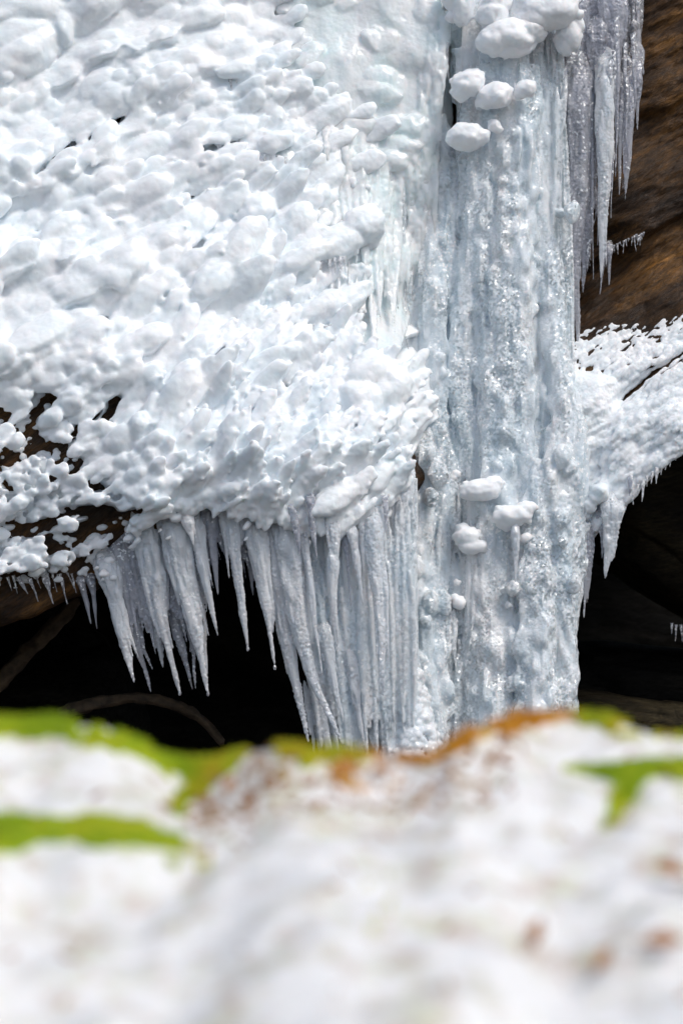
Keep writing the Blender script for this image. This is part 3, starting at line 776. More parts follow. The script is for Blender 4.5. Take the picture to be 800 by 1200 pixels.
# ------------------------------------------------------------------ beaded ice on the ledge at the right
def build_apron():
    g = Geo()
    us = np.arange(640, 860, 3.0); ts = np.linspace(0, 1, 90); U = np.repeat(us[None], 90, 0)
    top = np.interp(us, [640, 660, 700, 720, 740, 780, 860], [415, 420, 425, 430, 445, 430, 390]); bot = ROCKLIP(us) - 4
    V = top[None] + (bot - top)[None] * ts[:, None]
    core = np.interp(U + (V - 480) * .45, [640, 655, 675, 700, 718, 730, 860], [.02, .08, .13, .11, .04, -.012, -.012])
    edge = sstep(0, .12, ts)[:, None] * (1 - sstep(.93, 1, ts)[:, None] * .6)
    fan = (U * .70 + V * .71); y = Yrock(U, V) + .02 - (core + .03) * edge - .012 * (fbm(np.stack([fan * .16, (U * .71 - V * .70) * .018, 0 * U], -1), 3, 14) + .2) + .06 * sstep(45, 0, V - top[None]) * sstep(650, 690, U) + .06 * np.exp(-(seg_dist(U, V, [(728, 468), (760, 440), (815, 405), (900, 350)]) / 6) ** 2) + .012 * fbm(np.stack([U * .05, V * .05, 0 * U], -1), 3, 4)
    slab(g, U, V, y, .10)
    # small shingled lobes up the rock
    n = 14000; uu = R.uniform(655, 860, n); vv = R.uniform(366, 610, n)
    TOP = lerp_line([(655,404),(680,392),(720,380),(760,384),(800,368),(860,335)])
    lp = ROCKLIP(uu); dtop = vv - TOP(uu)
    gro = np.exp(-(seg_dist(uu, vv, [(728, 468), (760, 440), (815, 405), (900, 350)]) / 5) ** 2)
    ok = (dtop > 0) & (vv < lp - 2) & (R.random(n) < sstep(-14, 40, dtop) * .95 + .05) & (R.random(n) > gro * 1.3)
    corem = (uu + (vv - 480) * .45 < 712) & (vv > 425)
    ok &= ~(corem & (R.random(n) < .8))
    uu, vv, dtop = uu[ok], vv[ok], dtop[ok]
    f = sstep(0, 60, dtop); big = sstep(440, 540, vv) * sstep(680, 740, uu)
    s_ = np.exp(R.normal(0, .22, len(uu)))
    ln = 19 * s_ * (.66 + .34 * f + .55 * big); wd = 5.6 * s_ * (.66 + .34 * f + .8 * big)
    an = np.radians(np.interp(uu, [660, 700, 800], [58, 46, 40]) + R.normal(0, 6, len(uu)))
    ix = darts(uu, vv, ln, wd, an, .48)
    yy = Yrock(uu, vv)
    for i in ix:
        tl = math.radians(12)
        a = np.array([math.cos(an[i]), -math.sin(tl) * .6 + .25, math.sin(an[i])]); a /= np.linalg.norm(a)
        nrm = np.array([.1, -.9, .4]); nrm -= a * nrm.dot(a); nrm /= np.linalg.norm(nrm); b = np.cross(nrm, a)
        blob(g, P(uu[i], vv[i], yy[i] + .008 - .016 * f[i]), a * ln[i] * .53 * K, b * wd[i] * .53 * K, nrm * wd[i] * .56 * K, 2, .25, .2, int(i))
    # thick rounded lip
    for i in range(46):
        t = i / 45; u = 700 + 140 * t; v = ROCKLIP(u) - 12 - R.uniform(0, 8)
        y_ = float(Yrock(np.array([u]), np.array([v]))[0]); s = R.uniform(6, 10) * (1.2 - .4 * t)
        blob(g, P(u, v, y_ - .0), np.array([s * K, 0, s * K * .9]), np.array([-s * K * .5, 0, s * K * .6]), np.array([0, s * K * .8, 0]), 3, .3, 0, i)
    for u, v, w in ((690, 592, 9), (683, 602, 8), (702, 578, 10), (676, 590, 9), (695, 584, 7)):
        y_ = float(Yrock(np.array([u]), np.array([v]))[0])
        blob(g, P(u, v, y_ - .06), np.array([w * K, 0, 0]), np.array([0, 0, w * K * 1.2]), np.array([0, .09, 0]), 3, .25, 0, u)
    me = remesh(g, .0058, 3)
    co = get_co(me); no = get_no(me)
    set_co(me, co + no * (.003 * fbm(co * 30, 3, 3) + .003 * fbm(co * 80, 2, 9))[:, None])
    tag(link('ice_apron', me, M_CRUST), 'white beaded ice spread over the sloping brown ledge beside the column', 'ice crust')
build_apron()

# ------------------------------------------------------------------ cloudy ice glazing the cliff where the right-hand icicles root
def build_veil():
    g = Geo()
    us = np.arange(650, 764, 3.0); ts = np.linspace(0, 1, 90); U = np.repeat(us[None], 90, 0)
    bot = np.interp(us, [650, 664, 675, 690, 705, 715, 730, 742, 764], [190, 260, 300, 250, 215, 150, 115, 85, 40]) + 14 * vnoise(np.stack([us * .2, 0 * us, 0 * us], -1), 3)
    V = -160 + (bot + 160)[None] * ts[:, None]
    y = Yrock(U, V) - .07 + .05 * fbm(np.stack([U * .12, V * .02, 0 * U], -1), 3, 8) + .12 * sstep(.8, 1, ts)[:, None] + .10 * sstep(735, 764, U)
    slab(g, U, V, y, .10)
    for i in range(90):
        u = R.uniform(655, 748); e = np.interp(u, [650, 675, 705, 715, 730, 748], [230, 320, 240, 180, 130, 90]); v0 = R.uniform(-130, e - 40); w = R.uniform(4, 13)
        yb = float(Yrock(np.array([u]), np.array([v0]))[0]) - R.uniform(.06, .16)
        strand(g, u, v0, u + R.normal(0, 2), min(v0 + R.uniform(30, 130), e + 30), w, w * .2, yb + .03, yb, 700 + i, .35, 2, 8, bud=.3)
    for i in range(160):
        u = R.uniform(672, 742); v = R.uniform(-80, 130 - abs(u - 700)); s = R.uniform(2.5, 7)
        yb = float(Yrock(np.array([u]), np.array([v]))[0]) - R.uniform(.06, .15)
        blob(g, P(u, v, yb), np.array([s * K, 0, 0]), np.array([0, 0, s * K * 1.3]), np.array([0, s * K, 0]), 2, .4, 0, i)
    me = remesh(g, .0058, 1)
    crystals(me, .010, 23, .017, .008)
    tag(link('ice_glaze', me, M_CLEAR), 'cloudy crystal glaze frozen on the brown cliff, rooting the icicles there', 'ice glaze')
build_veil()

# ------------------------------------------------------------------ snow clumps on the column
def clump(parts, label, group='snow clumps stuck to the ice column'):
    g = Geo()
    for k, (u, v, a_, b_, y_) in enumerate(parts):
        blob(g, P(u, v, y_ + .02), np.array([a_ * K, 0, a_ * K * .12]), np.array([-b_ * K * .1, 0, b_ * K]), np.array([0, min(a_, b_) * K * 1.1, 0]), 4, .18, .1, int(u + v))
        for _ in range(int(a_ * .7)):      # smaller crumbs bond the clump to the ice
            q = R.uniform(0, 6.28); rr_ = R.uniform(.55, 1.0); z_ = R.uniform(2, max(2.5, b_ * .35))
            blob(g, P(u + a_ * rr_ * math.cos(q), v + b_ * rr_ * math.sin(q) * .95, y_ + .025), np.array([z_ * K * 1.2, 0, 0]), np.array([0, 0, z_ * K]), np.array([0, z_ * K, 0]), 2, .3, 0, _)
    me = remesh(g, .006, 3)
    co = get_co(me); no = get_no(me)
    set_co(me, co + no * (.008 * fbm(co * 14, 3, 3) + .002 * fbm(co * 60, 2, 5))[:, None])
    tag(link('snow_clump', me, M_SNOW), label, 'snow clump', group)
clump([(548,98,20,17,.14),(556,90,12,10,.13),(540,108,12,12,.14)], 'rounded snow clump high on the column, touching a twin clump')
clump([(579,112,20,16,.12),(568,118,12,10,.12),(590,108,10,11,.13)], 'snow clump of two lumps between the oval clump and the small bead')
clump([(615,104,12,11,.12),(609,109,8,8,.12)], 'small snow bead beside the clump of two lumps')
clump([(545,160,24,16,.12),(560,160,14,10,.11)], 'flat snow clump lying below the two touching clumps')
clump([(578,148,8,8,.14),(583,152,6,6,.14)], 'tiny snow bead above the flat snow clump')
clump([(594,44,34,22,.16),(578,48,20,18,.15),(615,38,22,16,.16),(600,58,22,10,.15)], 'broad bulging snow clump under the top of the column')
clump([(640,14,38,24,.18),(625,24,24,18,.17),(655,6,22,20,.2),(620,4,22,18,.2)], 'largest snow clump capping the column head')
clump([(575,18,20,18,.20),(580,6,20,16,.2)], 'upright snow clump wedged beside the largest cap')
clump([(540,6,15,26,.22),(532,-6,18,18,.24)], 'pointed snow clump drooping beside the pale ice sheet')
clump([(667,40,15,22,.24),(661,52,9,15,.24),(672,30,12,12,.24)], 'egg-shaped snow clump hanging next to the dark gap')
clump([(562,574,24,13,-.06),(575,567,14,9,-.06),(550,577,12,10,-.05)], 'wide oval snow clump at the middle of the column')
clump([(547,629,16,12,-.04),(553,640,17,10,-.05),(541,620,8,7,-.03)], 'stacked double snow clump beside the dark slit')
clump([(600,604,24,13,-.10),(614,596,14,9,-.10),(592,612,12,9,-.09)], 'drooping snow clump with an icicle below it')
clump([(615,630,8,7,-.08)], 'round snow bead beside the hanging icicle')
clump([(537,706,8,8,-.02),(532,700,5,5,-.02)], 'lone snow bead low on the column near the shaded hollow')
clump([(535,683,5,4.5,-.01)], 'smallest snow bead above the lone bead')
clump([(527,560,9,6,.10),(533,555,6,5,.10)], 'grey snow nub in the shaded slit by the bulge')

# ------------------------------------------------------------------ icicles
def icicle(pts, w, y, label, group, mat=None, y1=None, taper=1.0, rough=.16, seed=[0], flat=.8, frost=0, drop=False, cap=False):
    """pts: photo pixels from root to tip; w: root width in px"""
    seed[0] += 1; s = seed[0]
    pts = np.array(pts, float); n = 17
    if w >= 26 and 'icicles' in str(group) and ('overhang' in group or 'curtain' in group): pts[0, 1] -= 20
    d = np.concatenate([[0], np.cumsum(np.hypot(*np.diff(pts, axis=0).T))]); t = np.linspace(0, d[-1], n)
    u = np.interp(t, d, pts[:, 0]); v = np.interp(t, d, pts[:, 1]); f = t / d[-1]
    u = u + .05 * d[-1] * .5 * vnoise(np.stack([f * 3.2, 0 * f + s * 2.1, 0 * f], -1), 4) * f
    yy = y + ((y1 if y1 is not None else y) - y) * f
    tp_ = taper * (.75 + .5 * float(h3(np.array(s), np.array(1), np.array(2), 3))); prof = np.array([1 - x ** (.9 * tp_) * (1 - .10) for x in f]); prof = np.clip(prof, .05, 1)
    prof[-1] = .06
    if w >= 9: prof[0] *= .75; yy = yy + .12 * np.clip(1 - f / .16, 0, 1)
    prof = prof * (1 + .22 * vnoise(np.stack([f * 6, 0 * f + s, 0 * f], -1), 6))
    root = P(u, v, yy); r = prof * w * K * .5
    o0 = root[0].copy()
    g = Geo()
    ns = 14 if w < 14 else 22
    tube(g, root - o0, np.maximum(r, .0022), ns, .0065, rough, 5, flat, s, .008)
    if w >= 14:      # ribs and short side spikes frozen onto the main one
        rr = np.random.default_rng(900 + s)
        for _ in range(int(5 + w / 5)):
            a_ = rr.uniform(0, .45); b_ = min(1.0, a_ + rr.uniform(.25, .7)) * rr.uniform(.8, 1.0); sd = rr.uniform(-1.25, 1.25)
            ff = np.linspace(a_, b_, 7); C = np.stack([np.interp(ff, f, root[:, i]) for i in range(3)], 1) - o0
            rloc = np.interp(ff, f, r)
            C[:, 0] += sd * .8 * np.interp(ff[0] * .5 + ff * .5, f, r); C[:, 1] -= .5 * rloc * math.sqrt(max(.05, 1 - sd * sd * .8)); C[:, 0] += np.linspace(0, 1, 7) ** 2 * rr.normal(0, .012)
            q = np.linspace(0, 1, 7); w_ = w * K * rr.uniform(.10, .22) * np.clip(q / .25 + .3, 0, 1) * (1 - .88 * q)
            tube(g, C, np.maximum(w_, .0022), 10, .0065, rough * 1.4, 6, .9, s * 7 + _, .008)
        me = remesh(g, .0042, 1); me.name = 'icicle'
        co = get_co(me); no = get_no(me); q = (co + o0) * np.array([1, 1, .35])
        co += no * (.0035 * fbm(q * 26, 3, s) + .0015 * fbm((co + o0) * 90, 2, s))[:, None]
        set_co(me, co)
    else:
        me = g.mesh('icicle'); smooth(me)
    if not frost and w >= 14: frost = .005
    if frost:
        co = get_co(me); no = get_no(me); wv = worley((co + o0) / .018, s)
        set_co(me, co + no * (frost * sstep(-.2, .4, fbm((co + o0) * 12, 2, s)) * (.5 - wv))[:, None])
    o = link('icicle', me, mat or M_ICICLE); o.location = o0
    if drop:        # a bead of water freezing at the tip
        g = Geo(); tp = root[-1] - o0
        blob(g, tp + np.array([0, 0, -.006]), np.array([.009, 0, 0]), np.array([0, .009, 0]), np.array([0, 0, .014]), 3, .25, 0, s)
        dm = g.mesh('water_drop'); smooth(dm); link('water_drop', dm, M_CLEAR, o)
    if cap:         # snow frozen over the root
        g = Geo(); rr = np.random.default_rng(40 + s)
        for _ in range(9):
            f_ = rr.uniform(.02, .30) ** 1.2; c_ = np.array([np.interp(f_, f, root[:, i]) for i in range(3)]) - o0; r_ = float(np.interp(f_, f, r)); z_ = rr.uniform(.010, .024) * (1.3 - 2 * f_)
            blob(g, c_ + np.array([rr.uniform(-.8, .5) * r_, -r_ * .75, 0]), np.array([z_ * 1.3, 0, z_ * .3]), np.array([0, z_, 0]), np.array([-z_ * .2, 0, z_]), 3, .25, 0, _)
        cm = remesh(g, .005, 1); cm.name = 'snow_cap'; link('snow_cap', cm, M_SNOW, o)
    return tag(o, label, 'icicle', group)

G1 = 'icicles under the overhang above the dark cave'
def I1(pts, w, y, label, **k): icicle(pts, w * .92, y, label, G1, **k)
I1([(92,668),(99,700),(106,731)], 13, -.42, 'short grey icicle at the end of the bare rock lip', mat=M_CLEAR)
I1([(103,664),(110,700),(115,737)], 11, -.43, 'thin grey icicle next to the broad frosted pair', mat=M_CLEAR)
I1([(120,662),(140,725),(158,800)], 32, -.50, 'broad frosted icicle with a snow cap on its root', frost=.008, cap=True)
I1([(138,640),(158,735),(173,811)], 34, -.44, 'grey translucent icicle overlapped by the broad frosted one', mat=M_CLEAR)
I1([(160,610),(180,700),(194,782)], 36, -.48, 'blunt icicle ending above its neighbours over the cave', frost=.006)
I1([(166,605),(190,720),(213,811)], 40, -.55, 'long pale icicle with a forked foot over the cave', drop=True)
I1([(185,610),(208,730),(224,809)], 30, -.48, 'narrow grey icicle squeezed behind two long pale ones', mat=M_CLEAR)
I1([(198,600),(222,710),(243,812)], 48, -.60, 'widest icicle, smooth and pale, reaching lowest over the cave', drop=True)
I1([(205,640),(222,740),(232,807)], 18, -.50, 'thin spike showing behind the widest icicle', mat=M_CLEAR)
I1([(215,600),(234,710),(246,791)], 28, -.54, 'slim icicle leaning against the widest one')
I1([(222,585),(236,660),(257,745)], 26, -.64, 'snaking icicle with a thin bent tail against black cave', taper=.7)
I1([(214,585),(222,615),(228,640)], 20, -.70, 'stubby snowy icicle drooping from the crust edge', mat=M_SNOW, frost=.008)
I1([(234,575),(240,615),(245,664)], 20, -.58, 'short ragged icicle behind the snaking one', mat=M_CLEAR)
I1([(243,570),(248,630),(254,697)], 24, -.62, 'medium grey icicle between the snaking and the conical ones', mat=M_CLEAR)
I1([(266,570),(276,660),(287,759)], 36, -.66, 'conical icicle with a water drop tip, standing alone', drop=True)
I1([(278,575),(288,640),(296,698)], 26, -.56, 'dim forked icicle behind the conical one', mat=M_CLEAR)
I1([(290,570),(306,680),(323,781)], 36, -.66, 'long icicle at the edge of the ribbed curtain', frost=.006, drop=True)
I1([(300,575),(316,690),(330,770)], 30, -.58, 'dusky icicle tucked behind the curtain edge', mat=M_CLEAR)

G2 = 'icicles on the face of the ribbed curtain'
def I2(pts, w, y, label, **k): icicle(pts, w * .78, y, label, G2, **k)
I2([(308,578),(330,700),(348,800),(363,870)], 34, -.62, 'lowest outer icicle of the curtain, rough and frosted', frost=.012, taper=1.6)
I2([(324,575),(343,690),(366,800),(386,845),(397,869)], 34, -.66, 'bent frosted icicle curling outward at its foot', frost=.012, taper=1.8)
I2([(352,590),(366,690),(375,795)], 18, -.70, 'sharp straight icicle with a beaded edge', frost=.006)
I2([(340,580),(347,620),(351,655)], 18, -.76, 'small dark-edged icicle near the top of the curtain', mat=M_CLEAR)
I2([(362,570),(366,620),(371,655)], 16, -.78, 'short glassy icicle below the sunlit lobes', mat=M_CLEAR)
I2([(388,605),(393,650),(391,690),(397,753)], 34, -.72, 'club-shaped icicle narrowing suddenly to a needle', taper=.7)
I2([(409,605),(417,660),(425,708)], 17, -.70, 'beaded slender icicle beside the club-shaped one', frost=.006)
I2([(402,610),(407,660),(411,710)], 14, -.66, 'needle icicle in the shadow of the beaded one', mat=M_CLEAR)
I2([(432,590),(443,690),(450,816)], 36, -.64, 'long scaly icicle ending in a sharp foot', frost=.009, taper=1.3)
I2([(450,580),(452,600),(453,626)], 11, -.66, 'twin fang icicle below the bulge corner', mat=M_CLEAR)
I2([(468,560),(470,680),(472,786)], 44, -.46, 'wide blue-grey icicle where curtain meets column', taper=1.6)
I2([(375,720),(390,800),(400,850)], 22, -.56, 'frost-covered icicle low in the middle of the curtain', frost=.01, taper=1.3)
I2([(405,740),(418,820),(428,876)], 24, -.52, 'tattered icicle at the foot of the curtain', frost=.01, taper=1.3)
I2([(602,606),(604,640),(604,682)], 17, -.12, 'lone icicle dripping from a snow clump on the column')

G3 = 'icicles hanging in front of the brown cliff'
def I3(pts, w, y, label, **k):
    k.setdefault('mat', M_CLEAR); k.setdefault('frost', .008); icicle(pts, w, y, label, G3, **k)
I3([(648,40),(655,200),(659,408)], 15, .46, 'very long thin icicle along the dark gap by the column', taper=1.8)
I3([(669,70),(668,200),(664,345)], 18, .50, 'narrow dim icicle next to the dark gap', taper=1.6)
I3([(677,60),(678,230),(675,407)], 32, .42, 'longest thick icicle touching the ledge below', taper=1.7)
I3([(690,90),(687,220),(684,343)], 24, .46, 'translucent icicle fused beside the longest one', taper=1.5)
I3([(711,60),(708,200),(700,326)], 24, .38, 'bright thick icicle with a bulbous shoulder', mat=M_ICICLE, taper=1.4)
I3([(700,20),(700,70),(697,140)], 34, .48, 'knobbly icicle cluster of crystals at the cliff top', frost=.014)
I3([(716,-20),(718,60),(727,130)], 36, .50, 'crystal-crusted icicle above the thinnest pair', frost=.014)
I3([(728,90),(727,160),(724,228)], 11, .44, 'thin icicle between the thick and the glassy ones', taper=1.5)
I3([(739,80),(737,160),(735,236)], 15, .44, 'glassy ragged icicle near the bare brown rock', taper=1.6)
I3([(747,70),(747,110),(748,152)], 13, .46, 'outermost short icicle against the bare brown rock', taper=1.5)
I3([(690,280),(689,300),(688,318)], 8, .44, 'tiny icicle stub under the translucent icicle')
I3([(706,285),(706,315),(702,345)], 9, .50, 'needle icicle hanging from the strata line', frost=0)
I3([(714,284),(713,310),(712,334)], 9, .50, 'little icicle beside the needle on the strata line', frost=0)
I3([(672,-30),(678,40),(680,110)], 30, .50, 'grey icicle beside the egg-shaped snow clump', frost=.012)
I3([(684,80),(683,170),(682,262)], 16, .43, 'ribbed icicle half merged with the longest thick one', taper=1.5)
I3([(696,70),(695,130),(694,205)], 13, .44, 'slender icicle behind the bulbous shoulder', taper=1.5)
I3([(656,90),(657,170),(658,262)], 9, .44, 'string-thin icicle inside the dark gap', taper=1.5)
I3([(690,-40),(692,30),(700,70)], 40, .56, 'cloudy icicle root frozen to the cliff top', frost=.014)

G4 = 'icicles under the edge of the beaded ledge'
def I4(pts, w, y, label, **k): icicle(pts, w, y, label, G4, **k)
I4([(718,578),(714,630),(709,678)], 30, .06, 'ragged icicle hanging free under the beaded ledge', frost=.012, taper=1.2)
I4([(706,585),(706,620),(704,655)], 16, .10, 'short icicle behind the ragged free-hanging one', mat=M_CLEAR)
I4([(738,556),(738,568),(737,581)], 9, .04, 'stub icicle furthest out under the beaded ledge', mat=M_CLEAR)
I4([(690,600),(687,660),(683,724)], 18, .10, 'thin icicle along the column edge beside the cave', mat=M_CLEAR, frost=.008)
I4([(548,540),(546,570),(543,600)], 12, .14, 'narrow icicle beside the wide oval snow clump', mat=M_CLEAR)

# small fringes: alike, nothing tells them apart
def fringe(lst, y, label, group, mat=M_CLEAR, dy=0.0):
    for (u, v, tu, tv, w) in lst:
        k_ = R.uniform(.7, 1.25); tv = v + (tv - v) * k_; w = w * R.uniform(.8, 1.1); u += R.normal(0, .8); tu += R.normal(0, .8)
        icicle([(u, v), ((u + tu) / 2, (v + tv) / 2), (tu, tv)], w, y + dy * R.normal(), label, group, mat)
fringe([(8,676,13,693,4),(16,674,21,692,4),(22,676,32,701,6),(35,678,44,704,6),(41,672,47,694,4),(50,676,63,711,6),(55,672,60,700,4),(60,664,69,688,5),(70,672,79,704,5),(72,680,80,716,3.5),(78,668,87,698,5),(84,672,90,694,4),(-4,678,-1,698,5),(-12,676,-9,700,5)],
       -.42, 'tiny icicle in the row along the bare brown rock lip', 'tiny icicles along the rock lip')
fringe([(270,92,272,112,5),(276,92,278,117,5),(283,92,284,114,5),(290,93,290,108,4)], float(Yice(np.array([280.]), np.array([92.]))[0]) - .02, 'tiny icicle under the small ledge high on the crust', 'tiny icicles high on the crust', M_ICICLE)
fringe([(311,180,312,204,6),(318,180,319,212,6),(325,182,326,219,8),(334,184,334,200,5)], float(Yice(np.array([322.]), np.array([182.]))[0]) - .03, 'small fang icicle below the knobbly lobe of the upper crust', 'fang icicles below the upper lobe', M_ICICLE)
fringe([(345,318,344,348,8),(354,318,353,336,5),(361,314,360,338,6),(368,310,367,326,5),(376,306,375,330,7),(386,304,385,322,6),(393,302,392,328,6),(399,300,398,326,6),(404,300,405,320,5),(340,328,339,344,6)], float(Yice(np.array([370.]), np.array([310.]))[0]) - .05,
       'short icicle in the comb under the round snowy nose', 'comb of icicles under the snowy nose', M_ICICLE)
fringe([(366,380,367,396,5),(374,384,375,402,5),(381,382,382,408,5),(387,380,388,406,5),(396,372,397,402,6),(372,390,372,398,4)], float(Yice(np.array([380.]), np.array([380.]))[0]) - .05, 'fine icicle under the long ridge below the comb', 'fine icicles under the ridge', M_ICICLE)
fringe([(503,60,503,98,7),(508,58,509,112,7),(515,55,516,90,7),(520,52,521,84,7),(524,50,525,100,6),(499,70,498,130,7)], .30, 'slim icicle hanging from the right edge of the pale ice sheet', 'icicles on the edge of the pale ice sheet', M_ICICLE)
fringe([(36,62,37,76,5),(40,66,42,88,6),(54,50,55,66,5),(60,46,62,58,5),(29,70,30,78,4)], float(Yice(np.array([45.]), np.array([60.]))[0]) - .03, 'little icicle beneath the smooth ledge in the top corner of the crust', 'little icicles beneath the corner ledge', M_ICICLE)
fringe([(720 + 3.2 * i, 287 - 1.6 * i, 720 + 3.2 * i, 287 - 1.6 * i + [8, 13, 6, 15, 9, 5, 12, 7, 10][i], 3.2) for i in range(9)] + [(744 + 2.6 * i, 277 - 1.3 * i, 744 + 2.6 * i, 277 - 1.3 * i + [14, 9, 15, 8, 7][i], 3) for i in range(5)],
       .56, 'hair-thin icicle in the fringe on the brown strata line', 'icicle fringe on the brown strata line')
fringe([(u_, v_, u_ + 1, v_ + l_, w_) for u_, v_, l_, w_ in ((652,60,190,6),(661,80,240,7),(667,110,150,6),(673,90,270,7),(680,60,210,8),(688,100,190,7),(693,120,210,6),(703,90,160,7),(714,70,150,6),(719,60,120,7),(731,50,130,6),(734,90,120,5),(742,40,90,6),(722,20,150,7))], .40, 'thin glittering icicle strand in the cluster before the brown cliff', 'thin icicle strands before the brown cliff', M_CLEAR, .02)
fringe([(742 + 5.5 * i, float(ROCKLIP(742 + 5.5 * i)) - 8, 741 + 5.5 * i, float(ROCKLIP(742 + 5.5 * i)) + [12, 6, 16, 9, 5, 11, 7, 10, 5, 8, 6][i], 5) for i in range(11)], .02, 'small icicle in the fringe under the beaded ledge beyond the stub', 'small fringe under the beaded ledge', M_ICICLE)
fringe([(787,730,787,747,4),(792,732,791,752,4),(798,732,798,756,5)], 1.1, 'faint tiny icicle under the dim rock block in the cave', 'faint icicles under the rock block')
fringe([(616,48,617,78,9),(625,44,626,86,9),(634,40,635,80,9),(642,36,642,88,10),(648,40,649,96,9)], .34, 'icicle bunched below the largest snow cap', 'icicles bunched below the snow cap', M_ICICLE)

# ------------------------------------------------------------------ rocks and branches in the caves
def boulder(u, v, y, su, sv, sy, rot, label, seed, mat, cat='boulder', name='boulder', box=.7):
    V, F = ico(5); q = V.copy()
    q = np.sign(q) * np.abs(q) ** box; q /= np.abs(q).max()
    m = 1 + .16 * fbm(V * 1.6 + seed, 4, seed); q = q * m[:, None]
    q[:, 2] += .035 * np.sign(vnoise(np.stack([0 * q[:, 0], 0 * q[:, 0], q[:, 2] * 7 + q[:, 0] * 1.2], -1), seed))
    k = K * (D0 + y) / D0
    S = q * np.array([su * k, sy, sv * k]); c, s = math.cos(rot), math.sin(rot)
    S = np.stack([S[:, 0] * c - S[:, 2] * s, S[:, 1], S[:, 0] * s + S[:, 2] * c], 1)
    g = Geo(); g.add(S, F); me = g.mesh(name); smooth(me)
    o = link(name, me, mat); o.location = P(u, v, y); tag(o, label, cat)
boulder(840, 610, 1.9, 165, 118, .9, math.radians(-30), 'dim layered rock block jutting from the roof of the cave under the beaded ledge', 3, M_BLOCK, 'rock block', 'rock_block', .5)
boulder(770, 800, 2.2, 130, 40, .8, math.radians(-4), 'upper dark slab stacked in the cave behind the column', 5, M_CAVE_SHADE, 'rock slab', 'rock_slab', .5)
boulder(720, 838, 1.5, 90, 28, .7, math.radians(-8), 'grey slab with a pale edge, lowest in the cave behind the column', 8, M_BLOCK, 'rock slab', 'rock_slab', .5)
boulder(30, 850, 2.6, 130, 100, .8, math.radians(25), 'dark boulder on the cave floor beneath the row of tiny icicles', 11, M_CAVE_SHADE)

def branch(pts, w, label, seed):
    g = Geo(); A = np.concatenate([P(np.array([p[0]]), np.array([p[1]]), np.array([p[2]])) for p in pts])
    tube(g, A, np.linspace(w, w * .6, len(A)) * K * .5, 18, .012, .28, 5, 1, seed)
    me = g.mesh('branch'); smooth(me); tag(link('branch', me, M_WOOD), label, 'branch')
branch([(-60,850,1.0),(0,800,1.0),(40,757,1.1),(90,705,1.3)], 24, 'pale straight branch propped in the dark cave under the tiny icicles', 3)
branch([(70,838,.6),(110,824,.6),(160,816,.7),(205,825,.7),(240,845,.8),(260,870,.8)], 16, 'arched brown branch lying in the dark cave behind the green moss', 5)

# ------------------------------------------------------------------ near bank: snow-dusted rock with moss
CREST = lerp_line([(-300,870),(-60,850),(0,848),(60,848),(120,852),(170,872),(215,896),(236,899),(262,886),(320,877),(400,884),(470,890),(510,882),(540,858),(600,842),(660,838),(720,846),(770,862),(800,864),(860,850),(1100,880)])
CAMY = -D0
def bank_z(X, d):
    """height of the bank at camera distance d (m)"""
    u = 400 + X / (K * d / D0)
    u = u + 30 * sstep(.1, .5, 3.95 - d) * fbm(np.stack([X * 3, d * 4, 0 * X], -1), 3, 58)
    dc = 3.95 + .10 * np.sin(u * .011) + .04 * np.sin(u * .03 + 1)
    f = (dc - d)
    far = sstep(.05, .7, f)
    cr = CREST(u) * (1 - far) + far * (862 + 8 * vnoise(np.stack([X * 2.2, d * 1.5, 0 * X], -1), 5) - 10 * sstep(-.2, .5, X))
    zc = -(cr - 600) * K * dc / D0
    front = zc - .16 * np.clip(f, 0, 9) - .05 * (1 - np.exp(-np.clip(f, 0, 9) / .12)) - .02 * f ** 2 * (f > 0)
    # second step on the left mound
    l = sstep(270, 150, u)
    front = front + l * (.035 * np.exp(-((f - .62) / .10) ** 2)  - .012 * np.exp(-((f - .80) / .12) ** 2))
    # shallow groove on the right
    gr = seg_dist(u, 600 - front / (K * d / D0), [(640, 905), (730, 905), (745, 912), (710, 970)])
    front = front - .012 * np.exp(-(gr / 18) ** 2)
    back = zc - 1.5 * np.clip(-f, 0, 9) ** 1.2 - .6 * np.clip(-f, 0, .2)
    z = np.where(f > 0, front, back)
    q = np.stack([X * 5, d * 5, 0 * X], -1)
    return z + .016 * fbm(q, 4, 7) * sstep(0, .15, f) + .018 * vnoise(q * 2.4, 27) * sstep(0.05, .25, f) + .006 * fbm(q * 5, 3, 17) * sstep(-.1, .2, f)
def bank_px(X, d, z):
    return 400 + X / (K * d / D0), 600 - z / (K * d / D0)

def build_bank():
    xs = np.linspace(-2.2, 2.2, 420)
    ds = np.concatenate([np.linspace(1.2, 3.4, 110), np.linspace(3.41, 4.3, 120), np.linspace(4.32, 5.4, 25)])
    X, D = np.meshgrid(xs, ds, indexing='ij'); Z = np.maximum(bank_z(X, D), -2.9)
    n, m = X.shape; idx = np.arange(n * m).reshape(n, m)
    q = np.stack([idx[:-1, :-1], idx[1:, :-1], idx[1:, 1:], idx[:-1, 1:]], -1).reshape(-1, 4)
    g = Geo(); g.add(np.stack([X, CAMY + D, Z], -1).reshape(-1, 3), q)
    me = g.mesh('snow_bank'); smooth(me); tag(link('snow_bank', me, M_BANK), None, None, kind='structure')
build_bank()

def in_poly(u, v, poly):
    r = np.zeros(np.shape(u), bool); n = len(poly)
    for i in range(n):
        x0, y0 = poly[i]; x1, y1 = poly[(i + 1) % n]
        c = ((y0 > v) != (y1 > v)) & (u < (x1 - x0) * (v - y0) / (y1 - y0 + 1e-9) + x0)
        r ^= c
    return r

